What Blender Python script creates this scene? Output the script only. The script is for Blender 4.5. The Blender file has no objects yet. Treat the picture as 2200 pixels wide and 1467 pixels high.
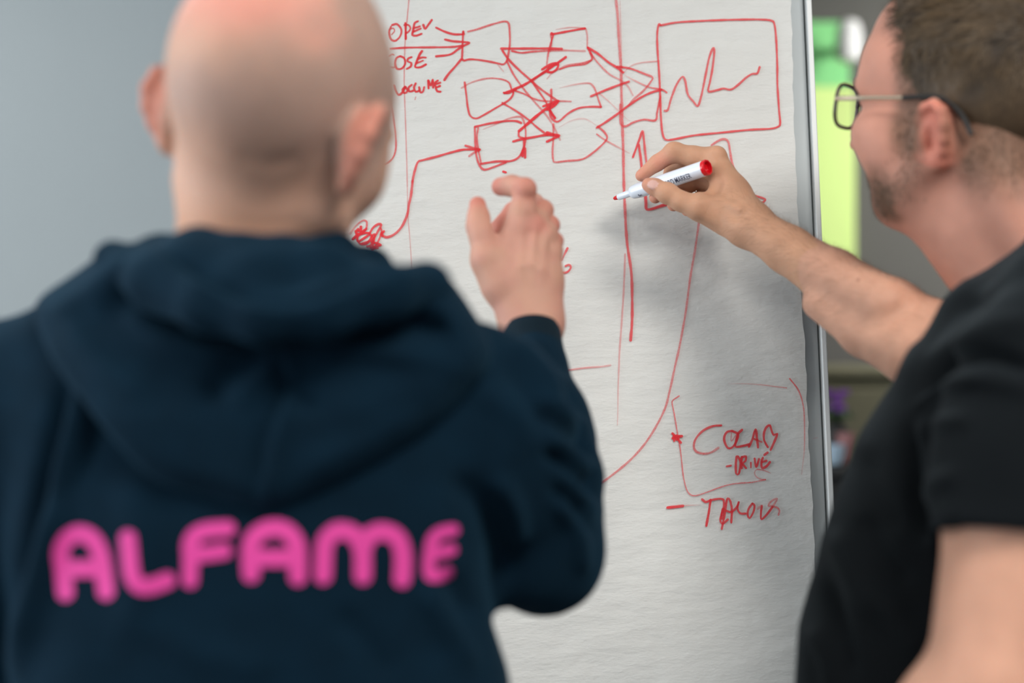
import bpy, math, random
import numpy as np
from mathutils import Vector, Matrix, noise as mnoise
from mathutils.bvhtree import BVHTree
random.seed(4); np.random.seed(4)
sc = bpy.context.scene
COL = sc.collection
# ------------------------------------------------------------------ camera
F = 50/36*2200.0          # focal length in photo pixels
CZ = 1.50
cam = bpy.data.cameras.new('camera'); camo = bpy.data.objects.new('camera', cam); COL.objects.link(camo)
camo.location = (0, 0, CZ); camo.rotation_euler = (math.pi/2, 0, 0)
cam.lens = 50; cam.sensor_width = 36; cam.clip_start = 0.05
cam.dof.use_dof = True; cam.dof.focus_distance = 1.68; cam.dof.aperture_fstop = 1.8
sc.camera = camo
# ------------------------------------------------------------------ world, lamps, exposure
sc.view_settings.view_transform = 'Standard'; sc.view_settings.look = 'None'
sc.view_settings.gamma = 1.0; sc.view_settings.use_curve_mapping = False
sc.view_settings.exposure = 0.12
w = bpy.data.worlds.new('world'); sc.world = w; w.use_nodes = True
bg = w.node_tree.nodes['Background']; bg.inputs[0].default_value = (0.80, 0.90, 1.0, 1); bg.inputs[1].default_value = 0.42

def area(name, loc, target, sx, sy, power, col):
    l = bpy.data.lights.new(name, 'AREA'); l.shape = 'RECTANGLE'; l.size = sx; l.size_y = sy
    l.energy = power; l.color = col
    o = bpy.data.objects.new(name, l); COL.objects.link(o); o.location = loc
    o.rotation_euler = (Vector(target)-Vector(loc)).to_track_quat('-Z', 'Y').to_euler()
    return o
area('window_light', (-2.9, 0.9, 1.75), (0, 1.0, 1.5), 2.4, 1.6, 74, (0.88, 0.95, 1.0))
PANELS = [(0.86, -0.05, 42, 'front right'), (-1.30, 0.15, 9, 'middle left'), (2.1, 4.0, 62, 'back right'), (-1.45, 2.4, 6, 'back left'), (-0.4, -2.0, 28, 'front left')]  # middle left, back right and front left panels are added fill light
for i, (px, py, pw, wh) in enumerate(PANELS):
    area('ceiling_lamp_light', (px, py, 2.77), (1.7, 5.2, 1.7) if wh == 'back right' else (px, py, 0), 0.80 if i == 0 else 0.56, 0.80 if i == 0 else 0.56, pw, (1.0, 0.955, 0.89))  # back right light is added, tilted at the far wall to brighten it and the poster

def P(u, v, d):
    return np.array([(u-1100)/F*d, d, CZ-(v-733.5)/F*d])
def PX(p):
    p = np.asarray(p); return (1100+p[..., 0]/p[..., 1]*F, 733.5-(p[..., 2]-CZ)/p[..., 1]*F)

# ------------------------------------------------------------------ object helpers
def mesh_obj(name, V, Fc, mat=None, parent=None, smooth=True, cols=None):
    me = bpy.data.meshes.new(name)
    V = np.asarray(V, dtype=np.float32)
    if isinstance(Fc, np.ndarray):
        n = len(Fc); k = Fc.shape[1]
        me.vertices.add(len(V)); me.vertices.foreach_set('co', V.ravel())
        me.loops.add(n*k); me.loops.foreach_set('vertex_index', Fc.astype(np.int32).ravel())
        me.polygons.add(n); me.polygons.foreach_set('loop_start', np.arange(0, n*k, k, dtype=np.int32))
        me.polygons.foreach_set('loop_total', np.full(n, k, dtype=np.int32))
        me.update(calc_edges=True)
    else:
        me.from_pydata([tuple(map(float, v)) for v in V], [], Fc); me.update()
    if smooth: me.polygons.foreach_set('use_smooth', np.ones(len(me.polygons), dtype=bool))
    if cols is not None:
        a = me.attributes.new('Col', 'FLOAT_COLOR', 'POINT')
        c = np.ones((len(V), 4), dtype=np.float32); c[:, :3] = cols
        a.data.foreach_set('color', c.ravel())
    if mat: me.materials.append(mat)
    o = bpy.data.objects.new(name, me); COL.objects.link(o)
    if parent is not None: attach(o, parent)
    return o
def attach(o, p):
    o.parent = p
    o.matrix_parent_inverse = Matrix.Translation(p.location).inverted() if p.type == 'EMPTY' else Matrix.Identity(4)
def tag(o, label=None, cat=None, group=None, kind=None):
    if label: o['label'] = label
    if cat: o['category'] = cat
    if group: o['group'] = group
    if kind: o['kind'] = kind
    return o
def empty(name, loc):
    o = bpy.data.objects.new(name, None); COL.objects.link(o); o.location = loc; o.empty_display_size = .05
    return o

class MB:
    """collects simple solids into one mesh"""
    def __init__(s): s.v = []; s.f = []
    def box(s, c, size, R=None, bev=0.0):
        c = np.array(c, float); hx, hy, hz = [q/2 for q in size]
        R = np.eye(3) if R is None else R
        if bev <= 0:
            pts = [(-hx,-hy,-hz),(hx,-hy,-hz),(hx,hy,-hz),(-hx,hy,-hz),(-hx,-hy,hz),(hx,-hy,hz),(hx,hy,hz),(-hx,hy,hz)]
            fs = [(0,3,2,1),(4,5,6,7),(0,1,5,4),(1,2,6,5),(2,3,7,6),(3,0,4,7)]
        else:
            import bmesh
            bm = bmesh.new(); bmesh.ops.create_cube(bm, size=1)
            for q in bm.verts: q.co = Vector((q.co.x*2*hx, q.co.y*2*hy, q.co.z*2*hz))
            bmesh.ops.bevel(bm, geom=bm.edges[:], offset=bev, segments=2, affect='EDGES', profile=.5)
            bm.verts.index_update(); pts = [tuple(q.co) for q in bm.verts]; fs = [tuple(q.index for q in f.verts) for f in bm.faces]; bm.free()
        o = len(s.v); s.v += [c+R@np.array(p) for p in pts]; s.f += [tuple(i+o for i in f) for f in fs]
        return s
    def tube(s, pts, r, n=12, caps=True):
        pts = [np.array(p, float) for p in pts]; o = len(s.v)
        rs = r if hasattr(r, '__len__') else [r]*len(pts)
        up = None
        for i, p in enumerate(pts):
            t = pts[min(i+1, len(pts)-1)]-pts[max(i-1, 0)]; t /= np.linalg.norm(t)+1e-12
            if up is None:
                up = np.array([0, 0, 1.]) if abs(t[2]) < .9 else np.array([1., 0, 0])
            a = np.cross(t, up); a /= np.linalg.norm(a); b = np.cross(a, t); up = b
            for k in range(n):
                an = 2*math.pi*k/n; s.v.append(p+rs[i]*(math.cos(an)*a+math.sin(an)*b))
        for i in range(len(pts)-1):
            for k in range(n):
                k2 = (k+1) % n
                s.f.append((o+i*n+k, o+i*n+k2, o+(i+1)*n+k2, o+(i+1)*n+k))
        if caps:
            s.f.append(tuple(o+k for k in range(n))[::-1]); s.f.append(tuple(o+(len(pts)-1)*n+k for k in range(n)))
        return s
    def lathe(s, prof, c, R=None, n=24):
        """profile of (radius, height) around local z"""
        c = np.array(c, float); R = np.eye(3) if R is None else R; o = len(s.v)
        for r, h in prof:
            for k in range(n):
                an = 2*math.pi*k/n; s.v.append(c+R@np.array([r*math.cos(an), r*math.sin(an), h]))
        for i in range(len(prof)-1):
            for k in range(n):
                k2 = (k+1) % n; s.f.append((o+i*n+k, o+i*n+k2, o+(i+1)*n+k2, o+(i+1)*n+k))
        s.f.append(tuple(o+k for k in range(n))[::-1]); s.f.append(tuple(o+(len(prof)-1)*n+k for k in range(n)))
        return s
    def build(s, name, mat, parent=None, smooth=False):
        o = mesh_obj(name, s.v, s.f, mat, parent, smooth)
        if smooth:
            o.data.set_sharp_from_angle(angle=math.radians(40))
        return o

def material(name, col, rough=.6, metal=0, bump=None, spec=.5, sheen=0, sheen_col=None, sss=0, colvar=None, attr=False, alpha=1, trans=0, coat=0):
    m = bpy.data.materials.new(name); m.use_nodes = True; nt = m.node_tree; N = nt.nodes; L = nt.links
    b = N['Principled BSDF']
    b.inputs['Base Color'].default_value = (*col, 1); b.inputs['Roughness'].default_value = rough
    b.inputs['Metallic'].default_value = metal; b.inputs['Specular IOR Level'].default_value = spec
    b.inputs['Transmission Weight'].default_value = trans; b.inputs['Coat Weight'].default_value = coat
    if sheen:
        b.inputs['Sheen Weight'].default_value = sheen; b.inputs['Sheen Roughness'].default_value = .5
        b.inputs['Sheen Tint'].default_value = (*(sheen_col or (1, 1, 1)), 1)
    if sss:
        b.inputs['Subsurface Weight'].default_value = sss; b.inputs['Subsurface Radius'].default_value = (1.0, .35, .2)
        b.inputs['Subsurface Scale'].default_value = .006
    tc = N.new('ShaderNodeTexCoord'); src = None
    if attr:
        a = N.new('ShaderNodeAttribute'); a.attribute_name = 'Col'; src = a.outputs['Color']
        L.new(src, b.inputs['Base Color'])
    if colvar:
        sc_, amt = colvar
        n = N.new('ShaderNodeTexNoise'); n.inputs['Scale'].default_value = sc_; n.inputs['Detail'].default_value = 5
        L.new(tc.outputs['Object'], n.inputs['Vector'])
        mr = N.new('ShaderNodeMapRange'); mr.inputs['From Min'].default_value = .3; mr.inputs['From Max'].default_value = .7
        mr.inputs['To Min'].default_value = 1-amt; mr.inputs['To Max'].default_value = 1+amt
        L.new(n.outputs['Fac'], mr.inputs['Value'])
        mx = N.new('ShaderNodeVectorMath'); mx.operation = 'SCALE'
        if src: L.new(src, mx.inputs[0])
        else: mx.inputs[0].default_value = col
        L.new(mr.outputs[0], mx.inputs['Scale']); L.new(mx.outputs[0], b.inputs['Base Color'])
    if bump:
        prev = None
        for (sc3, dist, strg) in bump:
            n = N.new('ShaderNodeTexNoise'); n.inputs['Scale'].default_value = 1; n.inputs['Detail'].default_value = 4
            mp = N.new('ShaderNodeMapping'); mp.inputs['Scale'].default_value = sc3 if hasattr(sc3, '__len__') else (sc3,)*3
            L.new(tc.outputs['Object'], mp.inputs['Vector']); L.new(mp.outputs[0], n.inputs['Vector'])
            bp = N.new('ShaderNodeBump'); bp.inputs['Strength'].default_value = strg; bp.inputs['Distance'].default_value = dist
            L.new(n.outputs['Fac'], bp.inputs['Height'])
            if prev: L.new(prev, bp.inputs['Normal'])
            prev = bp.outputs[0]
        L.new(prev, b.inputs['Normal'])
    return m
PAPER_BUMP = [((26, 60, 75), .010, .22), ((230, 300, 420), .0011, .35)]
M = dict(
 wall_pale=material('painted wall pale grey', (.35, .39, .41), .9, colvar=(1.2, .04)),
 wall_dark=material('painted wall dark grey', (.112, .112, .108), .9, colvar=(1.5, .05)),
 floor=material('grey carpet', (.12, .125, .13), .95, bump=[(300, .003, .6)], colvar=(40, .2)),
 ceiling=material('white ceiling', (.75, .75, .73), .9),
 paper=material('flip chart paper', (.70, .70, .68), .75, spec=.25, bump=PAPER_BUMP),
 board=material('white enamel board', (.58, .63, .65), .55, spec=.3),
 alu=material('brushed aluminium', (.62, .63, .64), .38, metal=.85, bump=[((40, 40, 900), .0003, .3)]),
 alu_paint=material('pale painted frame', (.74, .76, .76), .4, spec=.5),
 seam=material('dark frame joint', (.09, .11, .11), .6),
 black_plastic=material('black plastic', (.02, .02, .02), .4),
 hoodie=material('navy sweatshirt fabric', (.0017, .0115, .0235), .95, spec=.10, sheen=.075, sheen_col=(.12, .45, .75), bump=[(900, .0006, .5)], colvar=(30, .12)),
 tee=material('black cotton', (.0034, .0048, .0062), .95, spec=.12, sheen=.07, sheen_col=(.5, .68, .8), bump=[(1000, .0005, .5)], colvar=(30, .1)),
 rib=material('navy ribbed knit', (.0038, .0115, .0190), .95, spec=.15, sheen=.10, sheen_col=(.35, .6, .8), bump=[((900, 900, 60), .001, .6)]),
 print=material('pink screen print', (.72, .06, .33), .6, spec=.3),
 jeans=material('dark denim', (.02, .035, .07), .9, bump=[(1200, .0006, .5)], colvar=(60, .25)),
 chino=material('dark grey trousers', (.04, .04, .043), .9, bump=[(1200, .0006, .5)]),
 shoe=material('dark shoe leather', (.03, .025, .022), .45),
 sole=material('white rubber sole', (.6, .6, .58), .7),
 skin=material('skin', (.6, .35, .25), .58, spec=.25, sss=.22, attr=True, bump=[(420, .0006, .45), (1500, .0003, .3)], colvar=(38, .045)),
 hair=material('brown hair', (.10, .062, .035), .55, spec=.35, attr=True),
 pen=material('white pen plastic', (.72, .77, .86), .25, spec=.5, coat=.3),
 pen_red=material('red pen plastic', (.65, .004, .012), .25, coat=.4),
 felt=material('red felt nib', (.60, .010, .015), .8),
 pen_text=material('dark blue print', (.015, .02, .07), .5),
 green=material('green poster print', (.27, .72, .30), .9, spec=.1),
 lime=material('lime poster print', (.68, .90, .34), .9, spec=.1),
 white=material('white matte', (.80, .82, .85), .6),
 beige=material('olive beige panel', (.16, .152, .10), .9, colvar=(3, .05)),
 dark=material('black furniture', (.012, .012, .012), .5),
 purple=material('purple petals', (.16, .045, .27), .7, colvar=(60, .3)),
 leaf=material('dark leaves', (.03, .07, .025), .6),
 pinkcup=material('dusty pink ceramic', (.33, .15, .15), .4),
 bluecup=material('pale blue ceramic', (.42, .55, .68), .3),
 glasses=material('dark metal frame', (.05, .035, .04), .3, metal=.6),
 temple=material('champagne metal', (.75, .66, .52), .25, metal=.9),
 panel_lamp=None,
)
def glass_mat():
    m = bpy.data.materials.new('clear lens'); m.use_nodes = True; N = m.node_tree.nodes; L = m.node_tree.links
    N.clear(); o = N.new('ShaderNodeOutputMaterial'); mx = N.new('ShaderNodeMixShader'); t = N.new('ShaderNodeBsdfTransparent'); g = N.new('ShaderNodeBsdfGlossy')
    g.inputs['Roughness'].default_value = .05; fr = N.new('ShaderNodeFresnel'); fr.inputs[0].default_value = 1.45
    t.inputs[0].default_value = (.93, .93, .93, 1)
    L.new(fr.outputs[0], mx.inputs[0]); L.new(t.outputs[0], mx.inputs[1]); L.new(g.outputs[0], mx.inputs[2]); L.new(mx.outputs[0], o.inputs[0])
    return m
M['lens'] = glass_mat()
def emit_mat():
    m = bpy.data.materials.new('lamp diffuser'); m.use_nodes = True; b = m.node_tree.nodes['Principled BSDF']
    b.inputs['Emission Color'].default_value = (1, .95, .88, 1); b.inputs['Emission Strength'].default_value = 3
    return m
M['panel_lamp'] = emit_mat()
def ink_mat():
    m = bpy.data.materials.new('red marker ink'); m.use_nodes = True; N = m.node_tree.nodes; L = m.node_tree.links
    b = N['Principled BSDF']; b.inputs['Roughness'].default_value = .6; b.inputs['Specular IOR Level'].default_value = .3
    b.inputs['Base Color'].default_value = (.80, .022, .035, 1)
    a = N.new('ShaderNodeAttribute'); a.attribute_name = 'Col'
    tc = N.new('ShaderNodeTexCoord'); n = N.new('ShaderNodeTexNoise'); n.inputs['Scale'].default_value = 1500; n.inputs['Detail'].default_value = 2
    L.new(tc.outputs['Object'], n.inputs['Vector'])
    # density with a little dry streaking: fac = dens * (1 - k*(noise))
    mr = N.new('ShaderNodeMapRange'); mr.inputs['From Min'].default_value = .35; mr.inputs['From Max'].default_value = .65
    mr.inputs['To Min'].default_value = .72; mr.inputs['To Max'].default_value = 1.08
    L.new(n.outputs['Fac'], mr.inputs['Value'])
    mu = N.new('ShaderNodeMath'); mu.operation = 'MULTIPLY'; mu.use_clamp = True
    sp = N.new('ShaderNodeSeparateColor'); L.new(a.outputs['Color'], sp.inputs[0])
    L.new(sp.outputs[0], mu.inputs[0]); L.new(mr.outputs[0], mu.inputs[1])
    t = N.new('ShaderNodeBsdfTransparent'); mx = N.new('ShaderNodeMixShader')
    L.new(mu.outputs[0], mx.inputs[0]); L.new(t.outputs[0], mx.inputs[1]); L.new(b.outputs[0], mx.inputs[2])
    L.new(mx.outputs[0], N['Material Output'].inputs[0])
    return m
M['ink'] = ink_mat()
# ------------------------------------------------------------------ room shell
def struct(name, mb, mat, label=None):
    o = mb.build(name, mat); o['kind'] = 'structure'; o['label'] = label or name.replace('_', ' ')
    return o
struct('floor', MB().box((0, 1.0, -.03), (6.5, 8.4, .06)), M['floor'], 'grey carpet floor of the office')
struct('ceiling', MB().box((0, 1.0, 2.83), (6.5, 8.4, .06)), M['ceiling'], 'white office ceiling')
struct('wall_back', MB().box((0, 5.25, 1.4), (6.5, .1, 2.8)), M['wall_dark'], 'dark grey wall far behind the flip chart on the right')
struct('wall_center', MB().box((-1.5, 3.45, 1.4), (3.4, .12, 2.8)), M['wall_pale'], 'pale grey partition wall behind the bald person')
struct('wall_left', MB().box((-3.15, 1.0, .45), (.1, 8.4, .9)).box((-3.15, 1.0, 2.62), (.1, 8.4, .36)).box((-3.15, -1.95, 1.67), (.1, 2.5, 1.54)).box((-3.15, 3.85, 1.67), (.1, 2.7, 1.54)), M['wall_pale'], 'pale grey wall with a long window at the left')
wn = struct('window_1', MB().box((-3.15, .9, .92), (.09, 3.2, .05)).box((-3.15, .9, 2.42), (.09, 3.2, .05)).box((-3.15, -.68, 1.67), (.09, .05, 1.5)).box((-3.15, .9, 1.67), (.07, .05, 1.5)).box((-3.15, 2.48, 1.67), (.09, .05, 1.5)), M['alu_paint'], 'long window in the left wall')
for yy in (.10, 1.69): MB().box((-3.15, yy, 1.67), (.006, 1.53, 1.46)).build('pane', M['lens'], wn)
struct('wall_right', MB().box((3.2, 1.3, 1.4), (.1, 7.8, 2.8)), M['wall_pale'], 'pale grey wall at the right side')
for px, py, pw, wh in PANELS:
    t = empty('ceiling_lamp', (px, py, 2.8)); tag(t, 'unseen square ceiling panel lamp at the '+wh+' of the room', 'lamp', 'ceiling panel lamps')
    mb = MB()
    q_ = .80/.56 if wh == 'front right' else 1.0
    for sx, sy, cx, cy in ((.58*q_+.06, .03, 0, .29*q_+.015), (.58*q_+.06, .03, 0, -.29*q_-.015), (.03, .58*q_, .29*q_+.015, 0), (.03, .58*q_, -.29*q_-.015, 0)):
        mb.box((px+cx, py+cy, 2.787), (sx, sy, .026))
    mb.build('lamp_frame', M['alu_paint'], t)
    MB().box((px, py, 2.792), (.58*q_, .58*q_, .01)).build('diffuser', M['panel_lamp'], t)
# ------------------------------------------------------------------ flip chart easel
LEAN = math.radians(8.0)
O0 = P(1300, 700, 1.72)                     # a point on the paper plane
bn = np.array([0, -math.cos(LEAN), -math.sin(LEAN)*-1.0]); bn = np.array([0, -math.cos(LEAN), math.sin(LEAN)])
def cast(u, v, off=0.0):
    """point of the paper plane seen at a photo pixel"""
    r = P(u, v, 1.0)-np.array([0, 0, CZ]); c = np.array([0, 0, CZ])
    t = np.dot(O0+bn*off-c, bn)/np.dot(r, bn)
    return c+r*t
e0 = cast(1741, 0); e1 = cast(1790, 1100)
ez = (e0-e1)/np.linalg.norm(e0-e1); ez -= bn*np.dot(ez, bn); ez /= np.linalg.norm(ez)
ex = np.cross(ez, -bn); ex /= np.linalg.norm(ex)
if ex[0] < 0: ex = -ex
RB = np.stack([ex, -bn, ez], axis=1)        # board frame: x right, y into the board, z up
BO = e1                                     # origin: outer right edge at v=1100
def bp(x, y, z): return BO+RB@np.array([x, y, z])
def blocal(p): return RB.T@(np.asarray(p)-BO)
BW, BT, BB = .70, .745, -.31                # width, top and bottom in board coordinates
easel = empty('flip_chart_easel', tuple(bp(-BW/2, .05, BB)*np.array([1, 1, 0])))
tag(easel, 'white flip chart easel with a metal frame standing behind the two people', 'easel')
MB().box(bp(-BW/2, .012, (BT+BB)/2), (BW-.016, .010, BT-BB-.012), RB).build('board_panel', M['board'], easel)
fr = MB()
for xx in (-.0032, -BW+.0032): fr.box(bp(xx, .006, (BT+BB)/2), (.0066, .026, BT-BB), RB, .0012)
for zz in (BB, BT): fr.box(bp(-BW/2, .008, zz), (BW, .022, .008), RB, .001)
fr.build('board_frame', M['alu_paint'], easel)
for xx in (-.0073, -BW+.0073): MB().box(bp(xx, .0066, (BT+BB)/2), (.0008, .002, BT-BB-.01), RB).build('frame_joint', M['seam'], easel)
MB().box(bp(-BW/2, -.006, BT-.03), (BW-.05, .022, .045), RB, .004).build('paper_clamp', M['alu'], easel)
tr = MB().box(bp(-BW/2, -.028, BB-.006), (BW-.06, .065, .006), RB, .002).box(bp(-BW/2, -.060, BB+.004), (BW-.06, .004, .022), RB, .001)
tr.build('pen_tray', M['alu'], easel)
cx_, cy_ = bp(-BW/2, .05, 0)[:2]
top = bp(-BW/2, .04, BT-.12)
for (tx, fx, fy) in ((-.16, -.36, -.27), (.16, .36, -.27), (0, 0, .62)):
    a = top+np.array([tx, .0 if fy < 0 else .03, 0]); b = np.array([cx_+fx*1.0, 2.03+(.0 if fy < 0 else 0)+(fy+.12 if fy < 0 else fy-.1), .012])
    lg = MB().tube([a, (a+b)/2], .013, 14).tube([(a+b)/2, b], .010, 14).build('leg', M['alu'], easel, True)
    MB().lathe([(.013, 0), (.016, .004), (.014, .03), (.011, .036)], (b[0], b[1], 0), n=14).build('rubber_foot', M['black_plastic'], lg, True)
MB().box(top+np.array([0, .012, .0]), (.42, .05, .05), RB, .008).build('leg_bracket', M['black_plastic'], easel)

# ------------------------------------------------------------------ paper pad
edge_pts = [(1697, -60), (1697, 0), (1703, 250), (1712, 480), (1720, 660), (1727, 745), (1731, 840), (1737, 985), (1742, 1060), (1748, 1200), (1753, 1290), (1764, 1467), (1768, 1540)]
edge_loc = [blocal(cast(*q)) for q in edge_pts]
ezs = np.array([q[2] for q in edge_loc])[::-1]; exs = np.array([q[0] for q in edge_loc])[::-1]
def paper_y(x, z):
    """height of the sheet towards the viewer, in metres"""
    return .0012*np.sin(x*17+z*9)+.0008*np.sin(z*33-x*14+1.0)+.0003*np.sin(z*95+x*60)+.0002*np.sin(z*160-x*45)
PL = -BW+.03; PT, PB = BT-.02, BB-.03
def sheet(name, inset, base, mat, parent, nx=70, nz=110, curl=.006, dx=0):
    V = []; Fq = []
    for j in range(nz+1):
        z = PB+inset+(PT-PB-inset)*j/nz; xr = np.interp(z, ezs, exs)+dx+.0006*math.sin(z*130)+.0004*math.sin(z*311)
        for i in range(nx+1):
            s = i/nx; x = PL+(xr-PL)*s
            e = max(0, (s-.94)/.06)
            V.append(bp(x, -(base+.0045+paper_y(x, z)-.0*e)+.0015*e*e*math.sin(z*9), z))
    for j in range(nz):
        for i in range(nx):
            a = j*(nx+1)+i; Fq.append((a, a+1, a+nx+2, a+nx+1))
    return mesh_obj(name, V, np.array(Fq), mat, parent)
pad = empty('paper_pad', tuple(bp(-BW/2, 0, PB))); tag(pad, 'large crinkled white paper sheets covered in red marker drawings on the easel', 'paper')
top_sheet = sheet('top_sheet', 0, .0022, M['paper'], pad)
for k in range(3): sheet('under_sheet', .004*(k+1), .0014-.0007*k, M['paper'], pad, 30, 40, dx=-.0012*(k+1))

# ------------------------------------------------------------------ marker strokes
strokes = []
def catmull(pts, step):
    pts = [np.array(p, float) for p in pts]; out = []
    if len(pts) == 2: pts = [pts[0], (pts[0]+pts[1])/2, pts[1]]
    ext = [2*pts[0]-pts[1]]+pts+[2*pts[-1]-pts[-2]]
    for i in range(1, len(ext)-2):
        p0, p1, p2, p3 = ext[i-1:i+3]
        n = max(2, int(np.linalg.norm(p2-p1)/step))
        for k in range(n):
            t = k/n
            out.append(.5*((2*p1)+(-p0+p2)*t+(2*p0-5*p1+4*p2-p3)*t*t+(-p0+3*p1-3*p2+p3)*t**3))
    out.append(ext[-2]); return np.array(out)
ink_n = [0]
def ribbon(pts, w, d0, d1):
    """one stroke as a thin ribbon lying on the sheet; returns verts, faces, densities"""
    c = catmull(pts, 3.0); n = len(c)
    c = np.concatenate([c]); t = np.gradient(c, axis=0); t /= np.linalg.norm(t, axis=1)[:, None]+1e-9
    for _ in range(2): t[1:-1] = (t[:-2]+t[1:-1]+t[2:]); t /= np.linalg.norm(t, axis=1)[:, None]+1e-9
    nn = np.stack([-t[:, 1], t[:, 0]], 1)
    hw = np.full(n, w/2.0); s = np.linspace(0, 1, n)
    hw *= 1+.09*np.sin(s*n*.35+len(strokes))+.05*np.sin(s*n*.9)
    if d1 < .35: hw *= 1-.55*np.clip((s-.6)/.4, 0, 1)
    if d0 < .35: hw *= 1-.55*np.clip((.4-s)/.4, 0, 1)
    # round ends
    cs = [c[0]-t[0]*hw[0]*.75]+list(c)+[c[-1]+t[-1]*hw[-1]*.75]
    ns = [nn[0]]+list(nn)+[nn[-1]]; hs = [hw[0]*.45]+list(hw)+[hw[-1]*.45]
    dn = [d0]+list(d0+(d1-d0)*s)+[d1]
    ink_n[0] += 1; off = .00022+1.3e-5*ink_n[0]
    V = []; D = []
    for a, b_, h_, d_ in zip(cs, ns, hs, dn):
        for sg in (-1, -.5, .5, 1):
            q = a+b_*h_*sg; p = cast(q[0], q[1]); l = blocal(p)
            V.append(bp(l[0], -(.0022+.0045+paper_y(l[0], l[2])+off), l[2])); D.append(d_*(.86 if abs(sg) == 1 else 1))
    Fq = []
    for i in range(len(cs)-1):
        for k in range(3):
            a = i*4+k; Fq.append((a, a+1, a+5, a+4))
    return V, Fq, D
def ink(name, label, *items):
    """items: (origin u, origin v, scale, [ (pts, width, dens0, dens1) ... ])"""
    V = []; Fq = []; D = []
    for (ou, ov, s, lst) in items:
        for it in lst:
            pts, w = it[0], it[1]; d0 = it[2] if len(it) > 2 else .8; d1 = it[3] if len(it) > 3 else d0
            strokes.append(1)
            v, f, d = ribbon([(ou+x/s, ov+y/s) for x, y in pts], w, d0, d1)
            o = len(V); V += v; Fq += [tuple(i+o for i in q) for q in f]; D += d
    D = np.array(D)
    o = mesh_obj(name, V, np.array(Fq), M['ink'], top_sheet, False, np.stack([D, D, D], 1))
    if label: o['label'] = label
    return o
A = (820, 0, 3.667); B = (1300, 0, 2.934); Cc = (1280, 280, 5.24); Dd = (730, 440, 9.17); E = (1200, 740, 4.583); G = (1440, 860, 4.889); H = (1180, 380, 3.86); I1 = (0, 0, 1)
ink('handwritten_word', 'handwritten OPEN', (*A, [
 ([(85,215),(125,208),(158,250),(150,300),(112,338),(75,325),(62,270),(78,225)], 4.6), ([(62,250),(95,240),(105,262),(82,290)], 3.2, .6),
 ([(190,198),(192,260),(193,325)], 5.2, .9), ([(180,215),(212,212),(230,238),(215,266),(194,278)], 4.2),
 ([(290,182),(264,196),(256,225),(250,262),(245,292),(275,298),(318,282)], 5, .85), ([(252,238),(285,230),(305,222)], 4.2), ([(250,268),(285,252),(312,240)], 4.2),
 ([(330,210),(345,242),(368,212),(398,170)], 5.2, .85)]))
ink('handwritten_word', 'handwritten CLOSE', (*A, [
 ([(60,462),(85,446),(100,452)], 3.4, .7), ([(58,545),(90,550),(112,545)], 4, .75),
 ([(150,460),(120,475),(108,520),(125,560),(165,555),(190,515),(180,475),(150,460)], 4.6, .85),
 ([(240,466),(212,478),(208,500),(236,512),(232,540),(200,560)], 4.6, .85),
 ([(322,418),(300,450),(272,520),(268,545),(308,545),(352,522)], 5, .9), ([(285,480),(325,468),(352,470)], 4.6, .8), ([(275,515),(300,505),(330,492)], 4, .8)]))
ink('handwritten_word', 'handwritten VOLUME', (*A, [
 ([(100,690),(112,728),(135,762),(165,745),(188,700)], 5, .85), ([(190,698),(166,724),(182,750),(208,732),(192,702)], 4.6, .85),
 ([(242,684),(216,706),(222,736),(252,730)], 4.6, .85), ([(272,672),(258,706),(272,738),(300,728)], 4.6, .85), ([(298,702),(308,742),(328,736),(338,700)], 4.6, .85),
 ([(370,648),(372,712)], 5, .9), ([(372,650),(390,688),(404,642),(408,704)], 5, .9), ([(445,648),(422,668),(430,700),(462,690)], 5, .9), ([(428,705),(440,732),(466,736)], 5, .9), ([(430,676),(465,664)], 4.5, .85),
 ([(272,778),(265,800)], 2, .5)]))
ink('ink_line', 'thin vertical red line on the left', (*A, [([(218,0),(205,150),(190,320),(184,480),(182,700),(192,1000),(200,1250),(206,1480)], 2.6, .5, .4)]),
 (*I1, [([(876,404),(878,473),(881.6,516),(886.5,600),(889,700)], 2.2, .35, .3)]))
ink('ink_arrow', None, (*A, [
 ([(430,232),(500,265),(570,285),(645,285)], 5, .85), ([(70,402),(200,393),(400,390),(560,385),(640,372)], 4.6, .8),
 ([(500,327),(560,340),(640,345),(692,352),(640,378),(600,405),(540,445),(430,460)], 5, .85), ([(495,645),(530,595),(580,540),(630,480)], 5.2, .85)]))
ink('ink_box', 'square red box at the top', (*A, [
 ([(645,262),(640,330),(637,420),(634,470)], 4.6, .8), ([(642,268),(650,285)], 5),
 ([(680,265),(760,245),(850,215),(930,192),(975,185),(1000,200),(1008,260),(1010,350),(1000,430),(985,490),(960,518),(920,512),(850,498),(760,485),(690,482),(650,492),(634,478)], 4.6, .6, .85)]))
ink('ink_line', None, (*A, [([(48,640),(55,700),(75,820),(98,960),(112,1080),(115,1180),(95,1250),(50,1295),(-10,1318)], 4.2, .4, .75)]))
ink('ink_line', None, (*I1, [([(738,494),(735,502),(737,512),(742,519),(750,530)], 4.5, .65), ([(748,480),(749,500),(748,520)], 1.5, .3)]))
ink('ink_box', 'rounded red box in the middle row', (*A, [
 ([(655,660),(668,760),(680,860),(700,925),(745,945),(800,920),(900,860),(1000,800),(1035,755),(1037,730)], 4.4, .8),
 ([(630,705),(700,665),(800,635),(880,628),(960,640),(1005,665),(1022,710),(1035,740)], 3.8, .35, .8)]))
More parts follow.
